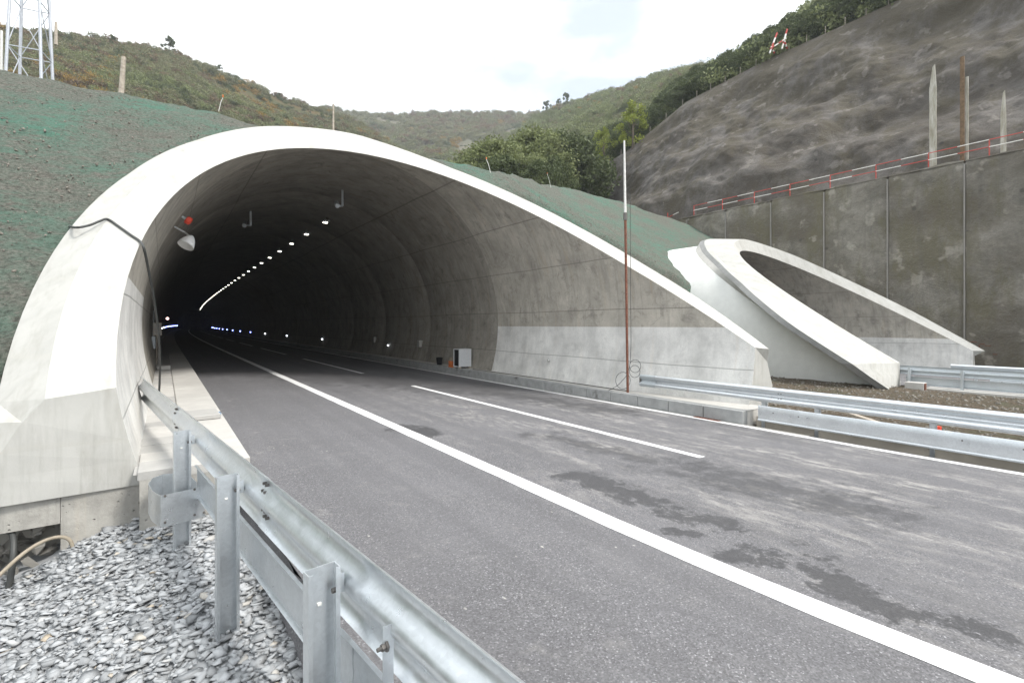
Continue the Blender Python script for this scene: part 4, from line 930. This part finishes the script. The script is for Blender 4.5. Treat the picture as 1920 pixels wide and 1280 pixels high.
# ------------------------------------------------------------------ steel tower, poles and markers on the slope
tw = empty('lattice_tower', at_k(62, 150, 27.5), 'white steel lattice tower at the top of the seeded slope', 'tower')
bz = at_k(62, 150, 27.5)
cs = [at_k(12, 132, 27), at_k(45, 128, 29), at_k(104, 152, 28), at_k(66, 156, 25.6)]
c0_ = sum(cs) / 4; legs = []
cen = np.array([c0_[0], c0_[1]])
base4 = [at_k(20, 140, 26.0), at_k(46, 136, 29.2), at_k(104, 156, 28.6), at_k(84, 160, 25.6)]
corn = [np.array([cen[0] + dx, cen[1] + dy]) for dx, dy in ((-1.05, -.7), (-.7, 1.05), (1.05, .7), (.7, -1.05))]
hgt = 15.
def lp(i, h): q_ = cen + (corn[i] - cen) * (1 - .055 * h * .55); return np.array([q_[0], q_[1], ridge_z(-3) - .3 + h])
for i in range(4): MB().tube([lp(i, -1.2), lp(i, hgt)], .075, 8).build('leg', M['tower'], tw)
hs = [0.1, 2.3, 4.6, 7.2, 10., 12.5, 14.8]
for a, b in zip(hs[:-1], hs[1:]):
    for i in range(4):
        j = (i + 1) % 4; MB().bar(lp(i, b), lp(j, b), .045).build('brace', M['tower'], tw); MB().bar(lp(i, a), lp(j, b), .035).build('brace', M['tower'], tw)
        if a < 4: MB().bar(lp(j, a), lp(i, b), .03).build('brace', M['tower'], tw)
def pole(name, x, yt, yb, k, r, mat, label, cat, group=None, lean=0):
    b = at_k(x, yb, k); t_ = at_k(x + lean, yt, k); b[2] -= .3
    o = empty(name, b, label, cat, group); MB().tube([b, t_], [r, r * .8], 8).build('shaft', mat, o); return o
def soilpt(x, y):
    d = ray(x, y); k = 5.
    while k < 80:
        P = CAM + d * k
        if P[1] > soil_s(P[0], P[2]): break
        k += .03
    return k
pole('wooden_pole', 226, 107, 177, soilpt(228, 181) + .3, .09, M['wood'], 'short grey wooden pole at the top edge of the seeded slope', 'pole', None, 6)
pole('steel_pole', 625, 195, 246, 25, .055, M['wood'], 'thin grey pole rising behind the crown of the wide tunnel rim', 'pole')
pole('wooden_pole', 105, 42, 80, 60, .18, M['wood'], 'pale pole on the heath right of the steel tower', 'pole')
pole('mast', 513, 97, 178, 205, .12, M['whitepipe'], 'faint thin mast standing on the heath ridge', 'mast')
pole('white_post', 3, 58, 128, 26.5, .07, M['whitepipe'], 'pale insulator post at the foot of the steel tower', 'post')
for (x, y, lab, dx) in ((418, 183, 'orange topped survey marker where the slope nears the wide tunnel rim', -8), (912, 299, 'orange topped bent marker stake on the slope before the grove', 8), (1026, 326, 'orange topped marker stake at the slope end below the grove', 7)):
    k = soilpt(x + dx, y + 26); b = at_k(x + dx, y + 26, k); t_ = at_k(x, y, k); o = empty('marker_stake', b, lab, 'marker')
    MB().tube([b, (b + t_) / 2 + np.array([0, 0, .08]), t_], .012, 6).build('stick', M['whitepaint'], o); MB().tube([t_, t_ + np.array([0, 0, .10])], .026, 6).build('cap', M['orange'], o)

# ------------------------------------------------------------------ things in and around the wide tunnel
def bore_hit(x, y, r=R1):
    d = ray(x, y); a = d[0] ** 2 + d[2] ** 2; b = 2 * (-d[0] * LC + d[2] * (2 - ZC)); c = LC * LC + (2 - ZC) ** 2 - r * r
    return CAM + d * ((-b + math.sqrt(b * b - 4 * a * c)) / 2 / a)
# ceiling lamps
for i in range(46):
    s = 28.4 + 4.45 * i; o = off(s); x = 7.4 + o; z = 7.75
    lm = empty('tunnel_lamp', (x, s, z), 'lit ceiling lamp in the row along the wide tunnel roof', 'lamp', 'tunnel ceiling lamps')
    MB().box((x - .16, s - .3, z + .02), (x + .16, s + .3, z + .14), .02).build('housing', M['galv_dull'], lm)
    MB().box((x - .11, s - .06, z - .02), (x + .11, s + .06, z + .019)).build('lens', M['lamp'], lm)
    MB().tube([(x, s, z + .14), (x, s, z + .4)], .02, 6).build('bracket', M['galv_dull'], lm)
def stud(l, s, z, mat, lab, grp, sgn):
    o = off(s); r_ = .022 + .0007 * s; st_ = empty('wall_stud', (l + o, s, z), lab, 'marker light', grp)
    MB().box((l + o - .02, s - .05, z - .045), (l + o + .03, s + .05, z + .045), .01).build('housing', M['gutter'], st_)
    MB().lathe([(r_, 0), (r_ * .8, -.03), (0.001, -.045)], (l + o - .031 * sgn, s - .05, z), 10, 'y').build('lens', mat, st_)
for i in range(15):
    s = 14.1 + 16.2 * i; zz_ = .64
    wl_ = LC + math.sqrt(R1 ** 2 - (zz_ - ZC) ** 2)
    stud(wl_ - .04, s, zz_, M['lamp_glass' if i == 0 else 'whitelamp' if i < 5 else 'bluelamp'], 'small lit marker light low on the right wall of the wide tunnel', 'right wall marker lights', 1)
    if i > 1:
        wl2 = LC - math.sqrt(R1 ** 2 - (1.5 - ZC) ** 2); stud(wl2 + .04, s, 1.5, M['whitelamp' if i < 6 else 'bluelamp'], 'small lit marker light on the left wall of the wide tunnel', 'left wall marker lights', -1)
# flood lamp and red beacon on the left haunch
h = bore_hit(327, 425); fl2 = empty('flood_lamp', h, 'white bell shaped flood lamp fixed to the left tunnel haunch', 'lamp')
nrm = np.array([LC - h[0], 0, ZC - h[2]]); nrm /= np.linalg.norm(nrm); tip = h + nrm * .42 + np.array([0, -.1, -.22])
MB().tube([h - nrm * .05, h + nrm * .3, tip + np.array([0, 0, .16])], .03, 8).build('arm', M['galv'], fl2)
sh = MB().lathe([(.05, .2), (.1, .15), (.17, .04), (.22, -.1), (.235, -.2), (.22, -.205), (.16, -.06), (.02, .1)], (0, 0, 0), 20)
so = sh.build('lamp_shade', M['lamp_glass'], None, True); so.parent = fl2; so.location = tip - h; so.rotation_euler = (math.radians(-20), math.radians(28), 0)
h = bore_hit(341, 406); rb = empty('red_beacon', h, 'red round cap beside the flood lamp on the left haunch', 'beacon'); nrm = np.array([LC - h[0], 0, ZC - h[2]]); nrm /= np.linalg.norm(nrm)
MB().tube([h - nrm * .05, h + nrm * .2], .04, 8).build('stem', M['galv_dull'], rb); MB().tube([h + nrm * .12, h + nrm * .15, h + nrm * .26, h + nrm * .29], [.09, .125, .12, .06], 14).build('cap', M['hivis'], rb)
for (x, y, lab) in ((642, 368, 'grey hooked camera bracket hanging from the tunnel roof'), (470, 408, 'dark hooked bracket on the shaded left haunch')):
    h = bore_hit(x, y - 12); o = empty('ceiling_bracket', h, lab, 'bracket'); e = h + np.array([0, 0, -.75])
    MB().bar(h + np.array([0, 0, .1]), e, .09, .05).build('hanger', M['galv_dull'], o); MB().tube([e, e + np.array([-.28, -.05, -.02])], .045, 8).build('arm', M['galv_dull'], o)
    MB().tube([e + np.array([-.28, -.02, .1]), e + np.array([-.34, -.4, -.12])], .1, 10).build('camera_body', M['galv_dull'], o)
# cable over the left rim, then down to the walkway
def onrim(x, y): 
    d = ray(x, y); k = (5.79 + 1.52 * 2) / (d[1] - 1.52 * d[2] + .12 * d[0]); return CAM + d * (k - .05)
pts = [at_k(120, 418, 11.1), onrim(135, 422) + np.array([0, .25, 0]), onrim(165, 422) + np.array([0, .05, 0]), onrim(186, 415), onrim(202, 411), onrim(222, 424), onrim(246, 441), onrim(262, 452), onrim(270, 466)]
e = at_z(298, 746, WALK_Z + .02); s_ = pts[-1]
pts += [s_ + (e - s_) * q + np.array([.10 * math.sin(math.pi * q), 0, 0]) for q in (.12, .3, .5, .7, .88)] + [e, e + np.array([.05, -.3, 0])]
def smooth_path(P, n=6):
    P = [np.array(p) for p in P]; out = []
    for i in range(len(P) - 1):
        a, b, c, d = P[max(i - 1, 0)], P[i], P[i + 1], P[min(i + 2, len(P) - 1)]
        for q in np.linspace(0, 1, n, endpoint=False): out.append(.5 * (2 * b + (c - a) * q + (2 * a - 5 * b + 4 * c - d) * q * q + (3 * b - a - 3 * c + d) * q ** 3))
    return out + [P[-1]]
tag(MB().tube(smooth_path(pts), .022, 7).build('power_cable', M['cable'], None, True), 'black cable draped over the left white rim and down into the tunnel', 'cable')
# boxes, conduit and notice board on the left wall
h = at_l(288, 640, -.42); wb = empty('switch_box', h, 'grey switch box with conduit on the left tunnel wall', 'switch box')
MB().box((-.5, h[1] - .1, h[2] - .35), (-.34, h[1] + .12, h[2] + .25), .01).build('housing', M['galv_dull'], wb); MB().tube([(-.44, h[1], h[2] + .25), (-.40, h[1] - .1, h[2] + 1.5)], .03, 6).build('conduit', M['galv_dull'], wb); MB().tube([(-.44, h[1], h[2] - .35), (-.40, h[1] + .1, .26)], .03, 6).build('conduit', M['galv_dull'], wb)
b0 = at_k(294, 617, 21.5); nb = empty('notice_board', (b0[0], b0[1], b0[2] - .5), 'small striped notice board standing by the left tunnel wall', 'notice board')
MB().box((b0[0] - .14, b0[1] - .02, b0[2] - .28), (b0[0] + .18, b0[1] + .02, b0[2] + .28)).build('panel', M['wood'], nb)
for i in range(4): MB().box((b0[0] - .13, b0[1] - .03, b0[2] - .24 + i * .13), (b0[0] + .17, b0[1] - .021, b0[2] - .15 + i * .13)).build('stripe', M['gutter'], nb)
MB().tube([(b0[0], b0[1] + .03, WALK_Z), (b0[0], b0[1] + .03, b0[2])], .02, 6).build('leg', M['wood'], nb)
pk = at_k(314, 597, 60); tag(MB().lathe([(.001, .16), (.12, .1), (.16, 0), (.12, -.1), (.001, -.16)], pk, 10).build('warning_lamp', M['pinklamp']), 'single pinkish lamp glowing deep on the left tunnel side', 'lamp')
fb = at_z(302, 691, WALK_Z); tag(MB().box((fb[0] - .12, fb[1] - .5, WALK_Z), (fb[0] + .3, fb[1] + .3, WALK_Z + .14), .02).build('concrete_block', M['slab']), 'pale concrete block lying on the left walkway inside the tunnel', 'concrete block')
# loose slab and blue tape on the left walkway
a = at_z(370, 776, WALK_Z + .06); tag(MB().box((a[0] - .30, a[1] - .42, WALK_Z + .012), (a[0] + .34, a[1] + .36, WALK_Z + .09), .012, rot=.03).build('loose_slab', M['slab2']), 'loose grey slab lying on top of the left walkway', 'slab')
a = at_z(407, 781, WALK_Z); tape = MB()
tape.tube([a + np.array([-.16, -.14, .01]), a + np.array([-.03, -.02, .04]), a + np.array([.06, .08, .03])], [.035, .03, .02], 6); tape.add([a + np.array([-.02, 0, .02]), a + np.array([.05, .02, .09]), a + np.array([.1, .14, .03]), a + np.array([.0, .12, .08])], [(0, 1, 2, 3)])
tag(tape.build('tape_scrap', M['blue']), 'scrap of blue tape on the edge of the left walkway', 'tape')
# cabinet, bucket and orange box on the right walkway
cb = empty('cabinet', (11.36, 19.7, RW), 'white louvred cabinet standing on the right walkway', 'cabinet'); x0, x1, y0, y1 = 11.03, 11.68, 19.5, 20.05
cbm = MB().box((x0 + .02, y0 + .02, RW + .08), (x1 - .02, y1 - .02, RW + .86)); cbm.build('body', M['black'], cb)
MB().box((x0 + .03, y0, RW + .08), (x1, y0 + .019, RW + .88), .004).build('side_panel', M['cabinet'], cb); MB().box((x0, y0 - .01, RW + .865), (x1, y1, RW + .9), .006).build('top', M['cabinet'], cb)
for yy in (y0, y1 - .05): MB().box((x0 - .005, yy, RW + .06), (x0 + .02, yy + .05, RW + .865)).build('corner_post', M['cabinet'], cb)
MB().box((x0 - .003, y0 + .05, RW + .06), (x0 + .02, y1 - .05, RW + .11)).build('sill', M['cabinet'], cb)
for i in range(3): MB().box((x0 + .12 + i * .18, y0 - .006, RW + .18), (x0 + .125 + i * .18, y0 - .0005, RW + .8)).build('seam', M['galv_dull'], cb)
for (x, y) in ((x0 + .06, y0 + .06), (x1 - .06, y0 + .06), (x0 + .06, y1 - .06), (x1 - .06, y1 - .06)): MB().box((x - .05, y - .05, RW), (x + .05, y + .05, RW + .08)).build('foot', M['wood'], cb)
a = at_z(840, 688, RW); ob = empty('orange_crate', a, 'orange crate against the dark side of the white cabinet', 'crate')
MB().box((11.06, 20.3, RW), (11.32, 20.6, RW + .3), .01).build('crate_body', M['orange'], ob); MB().box((11.08, 20.33, RW + .3), (11.28, 20.55, RW + .47), .02, rot=.3).build('bag', M['tanpipe'], ob)
bk = empty('bucket', (11.3, 22.0, RW), 'black bucket on the right walkway left of the orange crate', 'bucket')
MB().lathe([(.001, .005), (.12, .005), (.17, .36), (.18, .37), (.165, .36), (.12, .03), (.001, .03)], (11.3, 22.0, RW), 16).build('shell', M['black'], bk, True); MB().tube([(11.13, 22, RW + .36), (11.2, 21.95, RW + .22), (11.4, 21.95, RW + .22), (11.47, 22, RW + .36)], .006, 5).build('handle', M['galv_dull'], bk)
h = at_l(787, 644, 11.85); jb = empty('junction_box', h, 'light grey junction box on the right wall beyond the cabinet', 'box'); MB().box((11.74, h[1] - .15, h[2] - .19), (11.98, h[1] + .15, h[2] + .19), .01).build('housing', M['gutter'], jb)
for i in range(3): MB().box((11.733, h[1] - .1 + i * .08, h[2] - .15), (11.739, h[1] - .07 + i * .08, h[2] + .15)).build('slot', M['kerb'], jb)
h = at_l(702, 637, 11.85); tag(MB().box((11.78, h[1] - .08, h[2] - .2), (11.98, h[1] + .08, h[2] + .2), .01).build('wall_box', M['gutter']), 'narrow pale box on the right wall deeper in the tunnel', 'box')
# aerial pole with loose wires at the right wall
a = at_z(1177, 735, RW); pp = empty('antenna_pole', a, 'tall rusty pole with white upper tube before the right tunnel wall', 'pole'); top = at_k(1170.5, 264, (a - CAM) @ FW); mid = a + (top - a) * .70
MB().tube([a - np.array([0, 0, .02]), mid], .038, 8).build('lower_tube', M['rust'], pp); MB().tube([mid - np.array([0, 0, .08]), top], [.04, .026], 8).build('upper_tube', M['whitepipe'], pp)
MB().tube([mid - np.array([0, 0, .12]), mid + np.array([0, 0, .1])], .06, 8).build('coupler', M['bolt'], pp)
def loop_pts(c, r, n=18, tilt=0.2): return [c + np.array([r * math.cos(t) * RT[0], r * math.cos(t) * RT[1], r * 1.15 * math.sin(t)]) for t in np.linspace(0, 2 * math.pi, n)]
for c, r in ((a + np.array([.2, -.1, .62]), .16), (a + np.array([.22, -.1, .78]), .17), (a + np.array([-.12, .08, .35]), .22)): MB().tube(loop_pts(c, r), .008, 5).build('wire_loop', M['cable'], pp)
MB().tube(smooth_path([a + np.array([.06, -.04, 6.]), a + np.array([.07, -.05, 3.]), a + np.array([.06, -.04, .9]), a + np.array([-.2, .1, .3]), a + np.array([-.3, .5, .02])]), .008, 5).build('wire', M['cable'], pp)
tag(MB().tube(smooth_path([np.array([11.45 + .06 * math.sin(q * 5), 9.9 + q * 9, RW + .012]) for q in np.linspace(0, 1, 9)], 4), .012, 6).build('floor_cable', M['cable']), 'thin black cable lying along the right walkway to the rusty pole', 'cable')
# hoses in the opening under the left foot
tag(MB().tube(smooth_path([(-1.75, 6.9, -.98), (-1.5, 7.15, -.72), (-1.25, 7.4, -.5), (-1.05, 7.55, -.44), (-.9, 7.58, -.5), (-.84, 7.55, -.72)]), .02, 10).build('hose', M['tanpipe'], None, True), 'tan hose bent out of the opening below the left rim foot', 'hose')
tag(MB().tube(smooth_path([(-1.62, 8.0, -.4), (-1.42, 7.8, -.36), (-1.36, 7.6, -.55), (-1.38, 7.5, -.9)]), .03, 10).build('hose', M['cable'], None, True), 'dark grey hose hanging inside the opening below the left rim foot', 'hose')
# orange peg on the verge, timber and slabs by the far portal
a = at_l(1760, 806, 13.6); op = empty('peg', (a[0], a[1], -.4), 'bright red peg cap on the dirt verge behind the guardrail', 'peg'); MB().tube([(a[0], a[1], -.5), (a[0], a[1], a[2])], .02, 6).build('stick', M['wood'], op); MB().tube([(a[0], a[1], a[2] - .06), (a[0], a[1], a[2] + .08)], .05, 8).build('cap', M['hivis'], op)
a = at_z(1620, 785, -.38); tag(MB().bar(a + np.array([-.5, -.5, .02]), a + np.array([.7, .9, .05]), .14, .05).build('plank', M['wood']), 'tan wooden plank lying on the dirt verge', 'plank')
pc = empty('concrete_post', (24.1, 6.3, -.9), 'short concrete post at the foot of the far tunnel rim', 'post'); MB().box((23.9, 5.9, -1.0), (24.3, 6.5, -.28), .015).build('shaft', M['slab'], pc); MB().box((23.95, 5.86, -.6), (24.1, 5.899, -.3)).build('rust_plate', M['rust'], pc)

# ------------------------------------------------------------------ thin summer haze over the valley
hm = bpy.data.materials.new('valley_haze'); hm.use_nodes = True; ht = hm.node_tree; ht.nodes.clear(); ho = ht.nodes.new('ShaderNodeOutputMaterial'); hv = ht.nodes.new('ShaderNodeVolumePrincipled')
hv.inputs['Color'].default_value = (.86, .90, .95, 1); hv.inputs['Density'].default_value = .00055; hv.inputs['Anisotropy'].default_value = .2; ht.links.new(hv.outputs[0], ho.inputs['Volume'])
tag(MB().box((-1000, -1000, -2.8), (1000, 1000, 330)).build('haze', hm), 'thin pale haze filling the valley air', 'haze', kind='stuff')
SC.cycles.volume_bounces = 0
